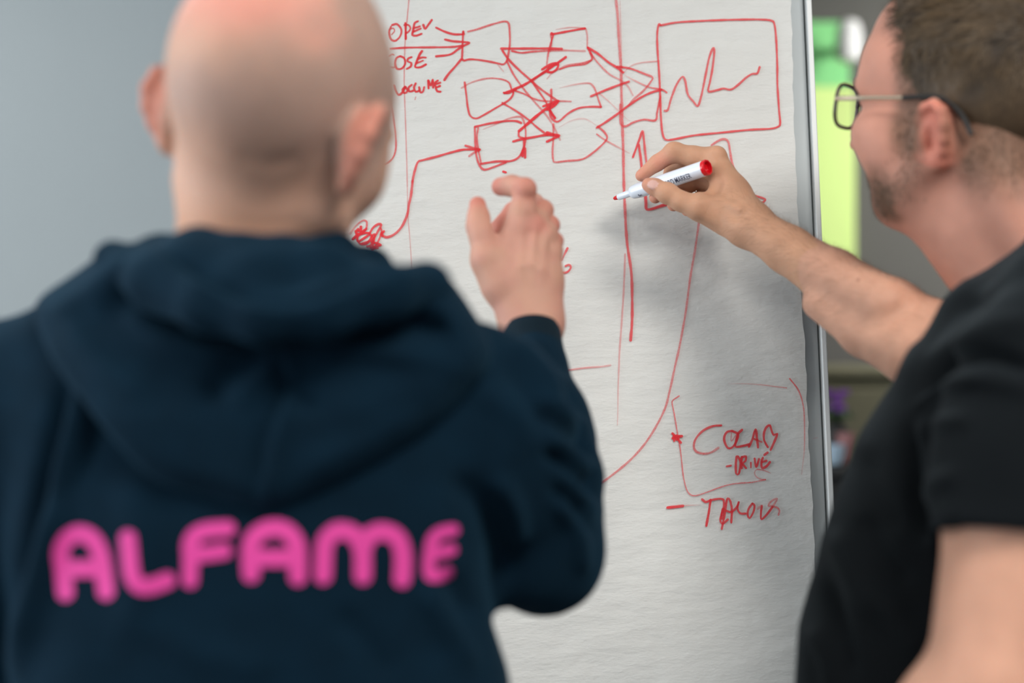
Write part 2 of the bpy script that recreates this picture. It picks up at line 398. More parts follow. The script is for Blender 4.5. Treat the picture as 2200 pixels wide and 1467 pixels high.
ink('ink_arrow', 'heavy red arrow rising between the boxes', (*A, [
 ([(965,745),(1040,715),(1120,680),(1200,630),(1280,580),(1390,505),(1450,462)], 5.4, .95), ([(960,740),(1000,745),(1060,712)], 4.6, .8), ([(1180,655),(1250,600),(1310,570)], 5, .5),
 ([(1262,560),(1330,520),(1388,512),(1380,555),(1340,582),(1300,572),(1330,535),(1380,520)], 5.2, .95),
 ([(1300,635),(1340,590),(1400,555),(1460,530),(1560,515),(1620,500),(1655,480),(1642,430),(1620,390)], 4.8, .3, .85), ([(1400,560),(1480,535),(1600,520),(1650,490)], 3.4, .7)]))
ink('ink_box', 'red box at the top right', (*A, [
 ([(1335,275),(1350,290),(1330,360),(1312,430),(1300,520)], 4.2, .95, .5), ([(1330,280),(1338,350),(1325,420)], 3.6, .8, .4), ([(1335,287),(1420,272),(1500,258),(1600,242)], 4.8, .9),
 ([(1370,250),(1480,235),(1600,240)], 3, .3, .5), ([(1605,245),(1617,300),(1617,385)], 3.6, .4, .5)]))
ink('ink_line', None, (*A, [
 ([(940,397),(1100,397),(1300,396),(1420,398)], 5.2, .85), ([(1025,415),(1100,430),(1200,420),(1400,410),(1600,417)], 4.4, .85, .35),
 ([(950,410),(1000,480),(1080,560),(1170,640),(1250,710),(1380,805)], 5, .9, .7), ([(985,490),(1040,600),(1110,700),(1200,810),(1280,900),(1340,985),(1405,1115)], 4.2, .8, .35),
 ([(1175,640),(1230,720),(1290,810),(1330,890),(1365,940)], 4.4, .8), ([(915,520),(960,575)], 2.4, .35),
 ([(1040,722),(1120,750),(1200,790),(1280,808),(1380,808),(1490,812)], 3.8, .8, .5), ([(950,820),(1050,880),(1150,950),(1230,1020),(1310,1080)], 4.4, .8)]))
ink('ink_arrow', 'thickest red arrow pointing to the middle box', (*A, [
 ([(1080,1045),(1150,985),(1240,910),(1320,850),(1390,808)], 6.4, 1), ([(1270,850),(1330,828),(1390,808)], 5.4, .95), ([(1300,876),(1350,850),(1385,815)], 6, .95), ([(1315,868),(1340,910),(1365,945)], 5.4, .9)]))
ink('ink_box', None, (*A, [
 ([(1335,715),(1335,790),(1325,870),(1330,930),(1365,968),(1400,965),(1470,905),(1550,865),(1640,855),(1725,858)], 4.6, .75, .8),
 ([(1725,858),(1705,800),(1680,725),(1655,685),(1620,670),(1520,680),(1400,705)], 4, .75, .2)]))
ink('ink_box', 'red box drawn twice at the lower left', (*A, [
 ([(735,1012),(850,985),(980,965),(1060,965),(1100,980)], 4.8, .85), ([(800,1030),(900,990),(1000,945),(1080,930),(1110,945),(1132,1020),(1133,1110),(1120,1180),(1095,1235)], 4.2, .3, .8),
 ([(1120,1110),(1118,1180),(1085,1245),(1020,1280),(900,1285),(780,1305)], 5.2, .8), ([(1130,1180),(1130,1255)], 5, .9), ([(1112,1195),(1110,1245)], 5.4, .9),
 ([(980,1290),(880,1330),(810,1350),(775,1320),(750,1250),(740,1150),(735,1012)], 5, .75), ([(762,1020),(752,1100),(765,1200),(785,1300)], 4, .65), ([(956,1364),(980,1371)], 5.4, .95)]))
ink('ink_arrow', None, (*A, [
 ([(1035,1128),(1100,1110),(1200,1092),(1300,1075),(1385,1082)], 5.4, .9), ([(1080,1055),(1082,1088),(1120,1102)], 4.4, .8), ([(1300,1055),(1350,1072),(1398,1082),(1350,1105),(1300,1128)], 5.4, .95)]))
ink('ink_box', None, (*A, [
 ([(1352,990),(1352,1100),(1345,1200),(1350,1270),(1365,1290),(1450,1280),(1560,1270),(1620,1245),(1700,1185),(1770,1110),(1755,1060),(1700,1010)], 4.4, .6, .75),
 ([(1395,1018),(1480,970),(1560,950),(1620,960),(1700,1010)], 3.2, .2, .25), ([(1690,1070),(1770,1125),(1890,1190),(1950,1222)], 3.4, .7, .25)]))
ink('ink_arrow', 'bent red arrow leading up to the boxes', (*I1, [([(888,392),(884,425),(880,442),(876,465),(864,491),(848,507),(832,513),(824,509),(821,503)], 5.6, .75)]),
 (*A, [([(245,1450),(265,1360),(290,1290),(330,1275),(430,1250),(550,1215),(650,1192),(775,1192)], 5.2, .75, .9), ([(660,1160),(720,1178),(775,1192),(730,1215),(690,1245)], 4.8, .85, .5)]))
ink('scribble', 'crossed out red scribble beside the neck', (*Dd, [
 ([(215,600),(300,480),(400,380),(490,335),(545,370),(540,480),(500,540)], 4.2, .4, .8), ([(430,460),(420,530),(320,545),(345,620),(265,705)], 6, 1), ([(265,705),(400,620),(520,580),(600,600),(480,690),(400,740),(360,740),(385,620),(540,500)], 5, .95),
 ([(600,590),(680,470),(780,410),(830,430),(760,560),(680,700),(620,830),(550,850)], 5, .85), ([(820,490),(842,560),(800,680),(740,800),(650,940)], 4, .8), ([(600,600),(650,650),(640,760),(720,780),(825,820),(700,850),(620,880)], 5, .95),
 ([(885,550),(820,620),(862,645)], 5, .95), ([(450,790),(580,740),(640,650),(700,600),(690,700),(660,840)], 4.4, .9), ([(640,920),(700,890),(770,880)], 4, .8), ([(380,500),(330,560),(380,600),(460,570)], 5.4, 1), ([(350,700),(420,800),(520,800),(600,740)], 4.6, .9)]))
ink('ink_arrow', None, (*A, [
 ([(1620,390),(1700,440),(1780,505),(1850,550),(1900,590)], 5, .9), ([(1850,542),(1880,545),(1960,560),(2060,600),(2125,628),(2120,655),(2060,730),(1980,800),(1940,850)], 4.6, .85, .5),
 ([(1640,430),(1700,510),(1790,600),(1870,645),(1920,680),(1950,720),(1975,770)], 3.8, .7, .35), ([(1645,775),(1740,735),(1830,700),(1890,678),(1945,660)], 5, .85),
 ([(1690,1022),(1780,965),(1860,910),(1940,850),(2030,790),(2110,750),(2200,725)], 5, .85), ([(1910,610),(2000,660),(2100,705),(2200,725),(2240,750)], 3.6, .3, .85), ([(1890,605),(1950,545),(2030,515),(2180,500)], 3, .3, .5),
 ([(1710,750),(1800,830),(1900,930),(1950,970)], 2.4, .45, .25)]))
ink('ink_box', None, (*A, [([(1876,840),(1875,960),(1885,1000),(1920,1010),(1980,980),(2060,960),(2150,965),(2165,900),(2190,780)], 4.6, .6, .8)]))
ink('ink_line', 'long vertical red line through the middle', (*I1, [
 ([(1322,-30),(1322,0),(1326,41),(1329,95),(1333,150),(1334,205),(1335.5,259),(1338,327),(1339,380),(1342,458),(1346,522),(1355,587),(1357,639),(1357,691),(1354,733)], 6, .5, .85),
 ([(1331,8),(1333,80),(1335,150)], 2.6, .3), ([(1342,548),(1339,626),(1335,691),(1330,760),(1329,784),(1327,838),(1326,893),(1325,915)], 4, .45, .3), ([(1190,797),(1216,797),(1254,792),(1292,789),(1311,786)], 4, .55, .35)]))
ink('ink_line', 'long curving red line', (*I1, [([(1500,478),(1497,500),(1490,547),(1481,600),(1472,670),(1459.6,740),(1447.6,794),(1438,838),(1425,884),(1392,943),(1352.7,989),(1298,1033),(1262,1055)], 4.8, .55, .55)]))
ink('ink_box', 'large red frame around the graph', (*B, [([(345,175),(335,168),(325,220),(325,300),(332,420),(340,560),(345,700),(352,820),(365,880),(385,895),(430,890),(560,865),(720,848),(900,830),(1030,822),(1080,810),(1097,788),(1090,700),(1080,560),(1078,420),(1072,280),(1062,170),(1040,142),(960,135),(800,138),(600,145),(450,155),(345,175)], 4.6, .85, .8)]))
ink('ink_graph', 'zigzag graph line', (*B, [([(370,712),(390,708),(410,640),(440,560),(470,510),(487,500),(500,530),(515,610),(550,655),(578,682),(600,620),(625,500),(650,380),(675,318),(682,345),(670,450),(655,530),(645,590),(700,582),(740,572),(785,578),(830,550),(880,505),(920,480),(952,476),(968,435)], 4.8, .7, .8)]))
ink('ink_arrow', 'red arrow pointing up beside the hand', (*Cc, [([(412,322),(450,220),(490,110),(520,32),(535,130),(548,250),(565,390)], 5, .9, .7), ([(478,182),(490,260),(503,360),(515,470)], 5.4, .85)]))
ink('ink_box', 'red box half hidden by the drawing hand', (*Cc, [([(1290,190),(1380,132),(1440,120),(1480,150),(1500,250),(1520,380),(1550,480),(1600,600)], 5, .6, .7)]))
ink('ink_box', None, (*Cc, [([(552,735),(558,830),(560,890),(585,908),(650,892),(760,857),(900,830)], 6.2, .9)]))
ink('ink_arrow', None, (*Cc, [([(1700,748),(1800,765),(1893,800),(1850,840),(1780,885)], 4.6, .85)]))
ink('ink_mark', None, (*H, [([(150,600),(125,650),(100,700)], 5, .8, .5), ([(132,750),(162,738),(178,760),(145,800),(80,806)], 4.8, .8)]))
ink('handwritten_word', 'handwritten COLAB', (*G, [
 ([(528,268),(440,275),(340,320),(265,400),(240,480),(265,540),(340,563),(420,550),(500,500)], 5, .95, .5), ([(640,325),(590,335),(560,380),(562,440),(600,505),(650,490),(690,420),(700,360),(640,325)], 5, .92), ([(632,345),(632,430),(682,365)], 2.4, .5),
 ([(745,312),(700,360),(680,440),(680,490),(760,480),(820,465)], 5, .92), ([(815,490),(850,420),(885,310),(900,400),(912,500)], 5.2, .92), ([(868,408),(910,425),(952,442)], 4, .85, .6),
 ([(1015,497),(975,420),(975,340),(1000,285),(1035,268),(1055,330),(1078,368),(1112,355),(1090,420),(1042,525)], 5, .92)]))
ink('handwritten_word', 'handwritten DRIVE', (*G, [
 ([(582,696),(630,687)], 4.6, .9), ([(688,590),(680,680),(685,772),(712,770),(725,700),(728,640),(700,590)], 5, .92), ([(742,596),(738,640),(742,716)], 5, .9), ([(745,600),(784,592),(780,640),(752,664),(788,716)], 5, .92),
 ([(836,655),(838,710)], 3.8, .85), ([(875,612),(892,702),(922,618)], 4.6, .92), ([(962,604),(946,650),(955,712),(1000,694),(1036,650)], 5.2, .92), ([(952,652),(1000,636)], 4.6, .9), ([(975,578),(1012,550)], 5, .92)]))
ink('ink_box', 'thin red outline around a word', (*G, [([(1045,770),(960,735),(900,728),(875,760),(890,800),(940,830),(990,835)], 2.8, .3, .5), ([(900,725),(990,742),(1040,765)], 2, .6, .3),
 ([(990,834),(850,862),(720,872),(620,885),(500,920),(380,965),(270,1000),(210,995),(165,940),(130,800),(110,620),(90,470),(60,300),(30,130),(12,40),(20,5),(85,-40)], 3, .6, .7)]))
ink('ink_line', 'thin red bracket at the right edge', (*I1, [([(1693,815),(1712,840),(1722,870),(1725,905),(1725,965),(1719,1020)], 3.2, .75, .25)]))
ink('ink_line', None, (*I1, [([(1560,826),(1600,826),(1635,828.6),(1662,832),(1687,835)], 2.2, .15, .6)]))
ink('ink_line', None, (*I1, [([(1743,943),(1754,941)], 1.6, .3)]))
ink('ink_star', 'small filled red star', (*G, [([(14,350),(70,410),(106,450)], 5, 1), ([(18,402),(60,385),(116,380)], 6.4, 1), ([(30,368),(34,432)], 5.4, 1), ([(60,372),(58,418)], 6.4, 1), ([(85,378),(80,405)], 5, 1)]))
ink('handwritten_word', 'handwritten TALOUS', (1380, 820, 4.076, [([(212,1103),(280,1096),(352,1087)], 6, 1, .85), ([(350,1087),(420,1082),(500,1080)], 1.6, .5, .3)]), (*G, [
 ([(325,1040),(365,1068),(415,1050),(500,1035),(548,1045),(556,1100),(545,1150),(515,1250),(540,1295),(595,1250)], 5, .95, .85), ([(415,1045),(395,1180),(368,1320)], 5.2, .95),
 ([(530,1352),(555,1230),(575,1100),(592,1030),(620,1060),(637,1150),(630,1285)], 5, .9), ([(545,1140),(530,1240)], 7, .9), ([(575,1158),(630,1172),(690,1120),(710,1062),(695,1130),(722,1186),(780,1190)], 4.6, .9),
 ([(850,1085),(812,1140),(800,1200),(822,1237),(862,1170),(872,1105),(850,1085)], 4.6, .9), ([(905,1140),(952,1105),(940,1180),(945,1248),(1000,1200),(1060,1120),(1110,1035),(1050,1060),(1018,1105),(1050,1112),(1110,1128),(1132,1160),(1122,1205)], 4.6, .4, .6), ([(948,1110),(940,1180),(945,1248),(1000,1200),(1060,1120)], 4.6, .85)]))
# ------------------------------------------------------------------ implicit modelling of the figures
def unit(v): v = np.asarray(v, float); return v/np.linalg.norm(v)
class Vol:
    def __init__(s, lo, hi, h):
        s.h = h; s.lo = np.array(lo, float)
        n = np.ceil((np.array(hi, float)-s.lo)/h).astype(int)+1
        s.ax = [(s.lo[i]+h*np.arange(n[i])).astype(np.float32) for i in range(3)]
        s.d = np.full(tuple(n), .05, np.float32)
    def layer(s):
        v = Vol.__new__(Vol); v.h = s.h; v.lo = s.lo; v.ax = s.ax; v.d = np.full(s.d.shape, .05, np.float32); return v
    def sl(s, lo, hi):
        r = []
        for i in range(3):
            a = int(np.clip((lo[i]-s.lo[i])/s.h, 0, s.d.shape[i])); b = int(np.clip((hi[i]-s.lo[i])/s.h+2, 0, s.d.shape[i])); r.append(slice(a, b))
        return tuple(r)
    def pts(s, sl):
        return (s.ax[0][sl[0]][:, None, None], s.ax[1][sl[1]][None, :, None], s.ax[2][sl[2]][None, None, :])
    def comb(s, sl, v, k, mode='u'):
        d = s.d[sl]
        if mode == 'u':
            if k > 0:
                h = np.clip(.5+.5*(d-v)/k, 0, 1); s.d[sl] = d*(1-h)+v*h-k*h*(1-h)
            else: s.d[sl] = np.minimum(d, v)
        elif mode == 's':
            v = -v
            if k > 0:
                h = np.clip(.5-.5*(d-v)/k, 0, 1); s.d[sl] = d*(1-h)+v*h+k*h*(1-h)
            else: s.d[sl] = np.maximum(d, v)
        elif mode == 'i': s.d[sl] = np.maximum(d, v)
    def merge(s, o, k): s.comb((slice(None),)*3, o.d, k)
    def chain(s, pts, rads, k=.006, kj=0.0, flat=None, mode='u'):
        """joined tapering limb; flat=(axis, factor) squeezes the section along an axis"""
        pts = [np.asarray(p, float) for p in pts]; R = max(rads)+max(k, .004)+s.h*2
        A_ = np.array(pts); sl = s.sl(A_.min(0)-R, A_.max(0)+R); X, Y, Z = s.pts(sl); out = None
        if X.size == 0 or Y.size == 0 or Z.size == 0: return
        for i in range(len(pts)-1):
            a, b = pts[i], pts[i+1]; ba = b-a; L2 = float(ba@ba)+1e-12
            px, py, pz = X-np.float32(a[0]), Y-np.float32(a[1]), Z-np.float32(a[2])
            t = np.clip((px*ba[0]+py*ba[1]+pz*ba[2])/L2, 0, 1)
            dx, dy, dz = px-t*ba[0], py-t*ba[1], pz-t*ba[2]
            q = dx*dx+dy*dy+dz*dz
            if flat is not None:
                n, f = unit(flat[0]), flat[1]; c = dx*n[0]+dy*n[1]+dz*n[2]; q = q+c*c*(1/(f*f)-1)
            v = np.sqrt(np.maximum(q, 0))-(rads[i]+(rads[i+1]-rads[i])*t)
            if flat is not None: v = v*flat[1]**.5
            if out is None: out = v
            elif kj > 0:
                h = np.clip(.5+.5*(out-v)/kj, 0, 1); out = out*(1-h)+v*h-kj*h*(1-h)
            else: out = np.minimum(out, v)
        s.comb(sl, out.astype(np.float32), k, mode)
    def ell(s, c, r, R=None, k=.008, mode='u'):
        c = np.asarray(c, float); R = np.eye(3) if R is None else np.asarray(R); m = max(r)+max(k, .004)+2*s.h
        sl = s.sl(c-m, c+m); X, Y, Z = s.pts(sl)
        if X.size == 0 or Y.size == 0 or Z.size == 0: return
        px, py, pz = X-c[0], Y-c[1], Z-c[2]; k0 = 0; k1 = 0
        for i in range(3):
            q = px*R[0, i]+py*R[1, i]+pz*R[2, i]; k0 = k0+(q/r[i])**2; k1 = k1+(q/r[i]**2)**2
        k0 = np.sqrt(k0); v = k0*(k0-1)/np.sqrt(k1+1e-12)
        s.comb(sl, v.astype(np.float32), k, mode)
    def loft(s, rows, R2=None, n=2.4, k=.02, mode='u'):
        """rows of (z, cx, cy, half width, half depth); R2 = plan direction of the width axis"""
        rows = sorted(rows); zs = np.array([r[0] for r in rows]); A_ = np.array(rows); wd = np.array([1., 0]) if R2 is None else unit(R2)
        m = max(A_[:, 3].max(), A_[:, 4].max())+.05
        sl = s.sl((A_[:, 1].min()-m, A_[:, 2].min()-m, zs[0]-.06), (A_[:, 1].max()+m, A_[:, 2].max()+m, zs[-1]+.06)); X, Y, Z = s.pts(sl)
        if X.size == 0 or Y.size == 0 or Z.size == 0: return
        zf = Z.ravel(); sm = [np.interp(zf, zs, A_[:, j]).astype(np.float32)[None, None, :] for j in range(1, 5)]
        qx, qy = X-sm[0], Y-sm[1]
        a = np.abs(qx*wd[0]+qy*wd[1])/sm[2]; b = np.abs(-qx*wd[1]+qy*wd[0])/sm[3]
        r = (a**n+b**n)**(1/n); v = (r-1)*np.minimum(sm[2], sm[3])
        v = np.maximum(v, np.maximum(zs[0]-Z, Z-zs[-1]))
        s.comb(sl, v.astype(np.float32), k, mode)
    def plane(s, p, n, k=0.0):
        """keep the side the normal points away from"""
        p = np.asarray(p, float); n = unit(n); X, Y, Z = s.pts((slice(None),)*3)
        v = ((X-p[0])*n[0]+(Y-p[1])*n[1]+(Z-p[2])*n[2]).astype(np.float32)
        s.d = np.maximum(s.d, v)
    def mesh(s, smooth=1):
        d = s.d; ins = d < 0; nx, ny, nz = d.shape
        c = np.zeros((nx-1, ny-1, nz-1), np.uint8)
        offs = [(i, j, k) for i in (0, 1) for j in (0, 1) for k in (0, 1)]
        for (i, j, k) in offs: c += ins[i:nx-1+i, j:ny-1+j, k:nz-1+k]
        I, J, K = np.nonzero((c > 0) & (c < 8)); N = len(I)
        vals = {o: d[I+o[0], J+o[1], K+o[2]] for o in offs}
        acc = np.zeros((N, 3)); cnt = np.zeros(N)
        for a in offs:
            for ax in range(3):
                if a[ax] == 0:
                    b = list(a); b[ax] = 1; b = tuple(b); va, vb = vals[a], vals[b]; m = (va < 0) != (vb < 0)
                    t = np.where(m, va/np.where(m, va-vb, 1), 0)
                    p = np.zeros((N, 3)); p[:] = a; p[:, ax] = t
                    acc += p*m[:, None]; cnt += m
        V = s.lo+s.h*(np.stack([I, J, K], 1)+acc/cnt[:, None])
        idx = np.full(c.shape, -1, np.int32); idx[I, J, K] = np.arange(N)
        Fs = []
        for ax in range(3):
            o1, o2 = [(1, 2), (2, 0), (0, 1)][ax]
            a = [slice(1, -1)]*3; a[ax] = slice(0, -1); b = [slice(1, -1)]*3; b[ax] = slice(1, None)
            A_, B_ = ins[tuple(a)], ins[tuple(b)]; ii = np.stack(np.nonzero(A_ != B_), 1)
            g = ii.copy(); g[:, o1] += 1; g[:, o2] += 1; q = []
            for (p1, p2) in ((-1, -1), (0, -1), (0, 0), (-1, 0)):
                h = g.copy(); h[:, o1] += p1; h[:, o2] += p2; q.append(idx[h[:, 0], h[:, 1], h[:, 2]])
            q = np.stack(q, 1); inside_first = A_[ii[:, 0], ii[:, 1], ii[:, 2]]
            q[~inside_first] = q[~inside_first][:, ::-1]; Fs.append(q)
        Fq = np.concatenate(Fs)
        for _ in range(smooth): V = relax(V, Fq)
        return V, Fq
def relax(V, Fq, f=.5, mask=None):
    acc = np.zeros_like(V); cnt = np.zeros(len(V))
    for a, b in ((0, 1), (1, 2), (2, 3), (3, 0)):
        for p, q in ((a, b), (b, a)):
            for j in range(3): acc[:, j] += np.bincount(Fq[:, p], V[Fq[:, q], j], len(V))
            cnt += np.bincount(Fq[:, p], minlength=len(V))
    W = V*(1-f)+f*acc/np.maximum(cnt, 1)[:, None]
    return W if mask is None else np.where(mask[:, None], W, V)
def normals(V, Fq):
    n = np.cross(V[Fq[:, 2]]-V[Fq[:, 0]], V[Fq[:, 3]]-V[Fq[:, 1]]); o = np.zeros_like(V)
    for k in range(4):
        for j in range(3): o[:, j] += np.bincount(Fq[:, k], n[:, j], len(V))
    return o/(np.linalg.norm(o, axis=1)[:, None]+1e-12)
def keep_largest(V, Fq):
    """drop crumbs that are not connected with the main surface"""
    lab = np.arange(len(V))
    while True:
        m = lab[Fq].min(1); new = lab.copy(); np.minimum.at(new, Fq.ravel(), np.repeat(m, 4)); new = new[new]
        if (new == lab).all(): break
        lab = new
    u, c = np.unique(lab, return_counts=True); big = u[c > 60]; ok = np.isin(lab, big)
    mp = np.cumsum(ok)-1; Fq = Fq[ok[Fq].all(1)]; return V[ok], mp[Fq]
def poly_dist(uv, pts):
    """distance of points to a polyline, side sign and position along it (0..1)"""
    pts = np.asarray(pts, float); best = np.full(len(uv), 1e9); tt = np.zeros(len(uv)); sg = np.zeros(len(uv))
    seg = np.linalg.norm(np.diff(pts, axis=0), axis=1); cum = np.concatenate([[0], np.cumsum(seg)]); tot = cum[-1]
    for i in range(len(pts)-1):
        a, b = pts[i], pts[i+1]; ba = b-a; w_ = uv-a; t = np.clip((w_@ba)/(ba@ba+1e-9), 0, 1)
        d = np.linalg.norm(w_-t[:, None]*ba, axis=1); m = d < best
        best[m] = d[m]; tt[m] = ((cum[i]+t*seg[i])/tot)[m]; sg[m] = np.sign(ba[0]*w_[:, 1]-ba[1]*w_[:, 0])[m]
    return best, sg, tt
def fold(uv, pts, sig, amp, taper=True):
    c = catmull(pts, 12.0); d, s_, t = poly_dist(uv, c)
    w_ = np.exp(-(d/sig)**2)
    if taper: w_ = w_*np.clip(np.minimum(t, 1-t)*5+.12, 0, 1)
    return amp*w_
def lip(uv, pts, sharp, reach, amp):
    """a step: raised on the left-hand side of the line (walking along it), fading away over reach"""
    c = catmull(pts, 12.0); d, s_, t = poly_dist(uv, c); x = d*s_
    return amp*np.clip(.5-x/sharp, 0, 1)*np.exp(-np.maximum(-x, 0)/reach)*np.clip(np.minimum(t, 1-t)*8, 0, 1)
def inside_poly(uv, pts):
    pts = np.asarray(pts, float); x, y = uv[:, 0], uv[:, 1]; ins = np.zeros(len(uv), bool); n = len(pts)
    for i in range(n):
        x1, y1 = pts[i]; x2, y2 = pts[(i+1) % n]
        c = ((y1 > y) != (y2 > y)) & (x < (x2-x1)*(y-y1)/(y2-y1+1e-12)+x1); ins ^= c
    d, _, _ = poly_dist(uv, np.vstack([pts, pts[:1]])); return np.where(ins, -d, d)
def vnoise(V, scale, seed=0, octaves=2):
    """cheap smooth value noise for vertex arrays, about -1..1"""
    out = np.zeros(len(V)); amp = 1.0
    for o in range(octaves):
        q = V*scale*(2**o)+seed*17.3+100; i = np.floor(q).astype(np.int64); f = q-i; f = f*f*(3-2*f); r = 0
        for a in (0, 1):
            for b in (0, 1):
                for c in (0, 1):
                    h = ((i[:, 0]+a)*73856093) ^ ((i[:, 1]+b)*19349663) ^ ((i[:, 2]+c)*83492791) ^ (seed*2654435)
                    h = (h ^ (h >> 13))*1274126177; h = (h & 0xffff)/32767.5-1
                    r = r+h*(f[:, 0] if a else 1-f[:, 0])*(f[:, 1] if b else 1-f[:, 1])*(f[:, 2] if c else 1-f[:, 2])
        out += r*amp; amp *= .5
    return out
def mixc(cols, c, wt): return cols*(1-wt[:, None])+np.array(c)*wt[:, None]
def sstep(x, a, b): t = np.clip((x-a)/(b-a), 0, 1); return t*t*(3-2*t)

class Head:
    """adult head in its own axes: x right, y face, z up, origin between the ears"""
    def __init__(s, o, yaw, pitch=0, roll=0, size=1.0, fz=1.0, sh=0.0):
        s.fz = fz; s.sh = sh
        f = np.array([math.sin(yaw), math.cos(yaw), 0]); r = np.array([math.cos(yaw), -math.sin(yaw), 0]); up = np.array([0, 0, 1.])
        r, up = r*math.cos(roll)-up*math.sin(roll), up*math.cos(roll)+r*math.sin(roll)
        f, up = f*math.cos(pitch)-up*math.sin(pitch), up*math.cos(pitch)+f*math.sin(pitch)
        s.o = np.asarray(o, float); s.R = np.stack([r, f, up], 1); s.s = size
    def w(s, *p):
        p = np.array(p[0] if len(p) == 1 else p, float)
        if p[2] < -.02: p = p*np.array([1, 1, s.fz])-np.array([0, 0, .02*(1-s.fz)]); p[1] += s.sh*(p[2]+.02)
        return s.o+s.R@(p*s.s)
    def loc(s, V):
        L = ((V-s.o)@s.R)/s.s; z = L[:, 2]; L[:, 1] -= s.sh*np.minimum(z+.02, 0); L[:, 2] = np.where(z < -.02, (z+.02*(1-s.fz))/s.fz, z); return L
    def e(s, v, c, r, k=.01, mode='u', rot=None):
        v.ell(s.w(c), [q*s.s for q in r], s.R if rot is None else s.R@rot, k, mode)
    def c(s, v, pts, rads, k=.006, mode='u', flat=None):
        v.chain([s.w(p) for p in pts], [q*s.s for q in rads], k, .004, None if flat is None else (s.R@np.array(flat[0], float), flat[1]), mode)
    def build(s, v, jaw=1.0, cheek=0.0, long=.098, nose=1.0):
        s.e(v, (0, -.016, .045), (.0765, long, .082), .01)
        s.e(v, (0, -.030+(.098-long), .020), (.071, .078, .075), .02)
        s.e(v, (0, .034, .030), (.066, .066, .070), .02)             # forehead
        s.e(v, (0, .040, -.030), (.056*jaw, .052, .062), .02)         # face mass
        for q in (-1, 1):
            s.c(v, [(q*.060, -.004, -.020), (q*.058*jaw, .006, -.052), (q*.040*jaw, .048, -.088), (0, .078, -.100)], [.012, .014, .014, .015], .022)
            s.e(v, (q*.040, .062, -.022), (.022+cheek, .022+cheek, .026), .018)     # cheek
            s.e(v, (q*.033, .086, .004), (.017, .012, .012), .008, 's')             # eye socket
            s.e(v, (q*.032, .076, .002), (.0125, .0125, .0125), .001)               # eyeball
            s.c(v, [(q*.046, .080, .006), (q*.033, .0885, .0095), (q*.020, .085, .003)], [.003, .0035, .003], .002)   # upper lid
            s.c(v, [(q*.046, .078, -.004), (q*.033, .0865, -.009), (q*.020, .084, -.003)], [.003, .003, .003], .002)  # lower lid
            s.c(v, [(q*.052, .078, .022), (q*.034, .094, .027), (q*.014, .096, .021)], [.005, .006, .006], .010)      # brow
            s.e(v, (q*.012, .103, -.032), (.008, .010, .007), .005)                  # nostril wing
            s.e(v, (q*.0065, .106, -.040), (.0035, .005, .003), .002, 's')
        s.c(v, [(0, .092, .018), (0, .104-.006*(1-nose)/.1, -.008), (0, .117-.009*(1-nose)/.1, -.028)], [.0075, .0085, .0105], .009)
        s.e(v, (0, .082, -.062), (.026, .018, .018), .012)
        s.c(v, [(-.024, .088, -.062), (0, .100, -.058), (.024, .088, -.062)], [.003, .0052, .003], .004)
        s.c(v, [(-.022, .088, -.069), (0, .098, -.071), (.022, .088, -.069)], [.003, .0062, .003], .004)
        s.c(v, [(-.026, .094, -.0655), (0, .105, -.0650), (.026, .094, -.0655)], [.0012, .0014, .0012], .002, 's')
        s.e(v, (0, .082, -.098), (.020, .016, .015), .012)           # chin
    def ear(s, v, q, out=1.0, z0=-.004, y0=-.006, es=1.0):
        """q = -1 left, +1 right"""
        b = .0695
        def p(y, z, o): return (q*(b+o*out), y0+y*es, z0+z*es)
        s.e(v, p(-.004, .003, .007), (.0070, .0165, .0285), .005)
        if out > 1.2:
            for o_ in (.004, .009, .013): s.e(v, p(-.010, .006, o_), (.0055, .012, .021), .004)
        s.c(v, [p(.010, .004, .004), p(.013, .018, .008), p(.008, .030, .012), p(-.005, .034, .016), p(-.016, .027, .019), p(-.021, .012, .020), p(-.019, -.004, .018), p(-.013, -.017, .014), p(-.005, -.026, .010)],
            [.0040, .0046, .0050, .0052, .0054, .0052, .0048, .0046, .0055], .0035)
        s.e(v, p(-.001, -.028, .008), (.0052, .0090, .0095), .005)
        s.c(v, [p(.005, .021, .0155), p(-.003, .026, .0185), p(-.010, .022, .0205), p(-.0135, .010, .0215)], [.0020, .0026, .0026, .0016], .003, 's')
        s.e(v, p(.001, -.004, .0155), (.0085, .0070, .0120), .004, 's')
        s.e(v, p(.002, -.009, .010), (.0060, .0042, .0060), .003, 's')
        s.e(v, p(.010, -.006, .007), (.0055, .0050, .0080), .006)

def relaxed_hand(v, w, down, fwd, inn):
    """loosely curled hand hanging from the wrist; fwd = thumb side, inn = palm side"""
    down, fwd, inn = unit(down), unit(fwd), unit(inn); fg = v.layer()
    for o, L, r in ((.028, .074, .0095), (.010, .082, .0098), (-.009, .076, .0092), (-.026, .060, .0080)):
        b = w+down*.088+fwd*o
        v.chain([w+fwd*o*.5, w+down*.045+fwd*o*.9, b], [.0185, .0180, r+.0015], .010, .006, flat=(inn, .78))
        fg.chain([b, b+down*L*.42+inn*L*.08, b+down*L*.66+inn*L*.30, b+down*L*.74+inn*L*.55], [r+.001, r, r*.92, r*.80], .0006, .004)
    v.merge(fg, .007)
    v.chain([w+down*.018+fwd*.016, w+down*.048+fwd*.040+inn*.012, w+down*.078+fwd*.047+inn*.022, w+down*.100+fwd*.044+inn*.028], [.0165, .0135, .0108, .0085], .010, .005)

def make_skin(name, parts, parent, colfun):
    Vs = []; Fs = []; o = 0
    for V, Fq in parts: Vs.append(V); Fs.append(Fq+o); o += len(V)
    V = np.concatenate(Vs); Fq = np.concatenate(Fs)
    return mesh_obj(name, V, Fq, M['skin'], parent, True, colfun(V))
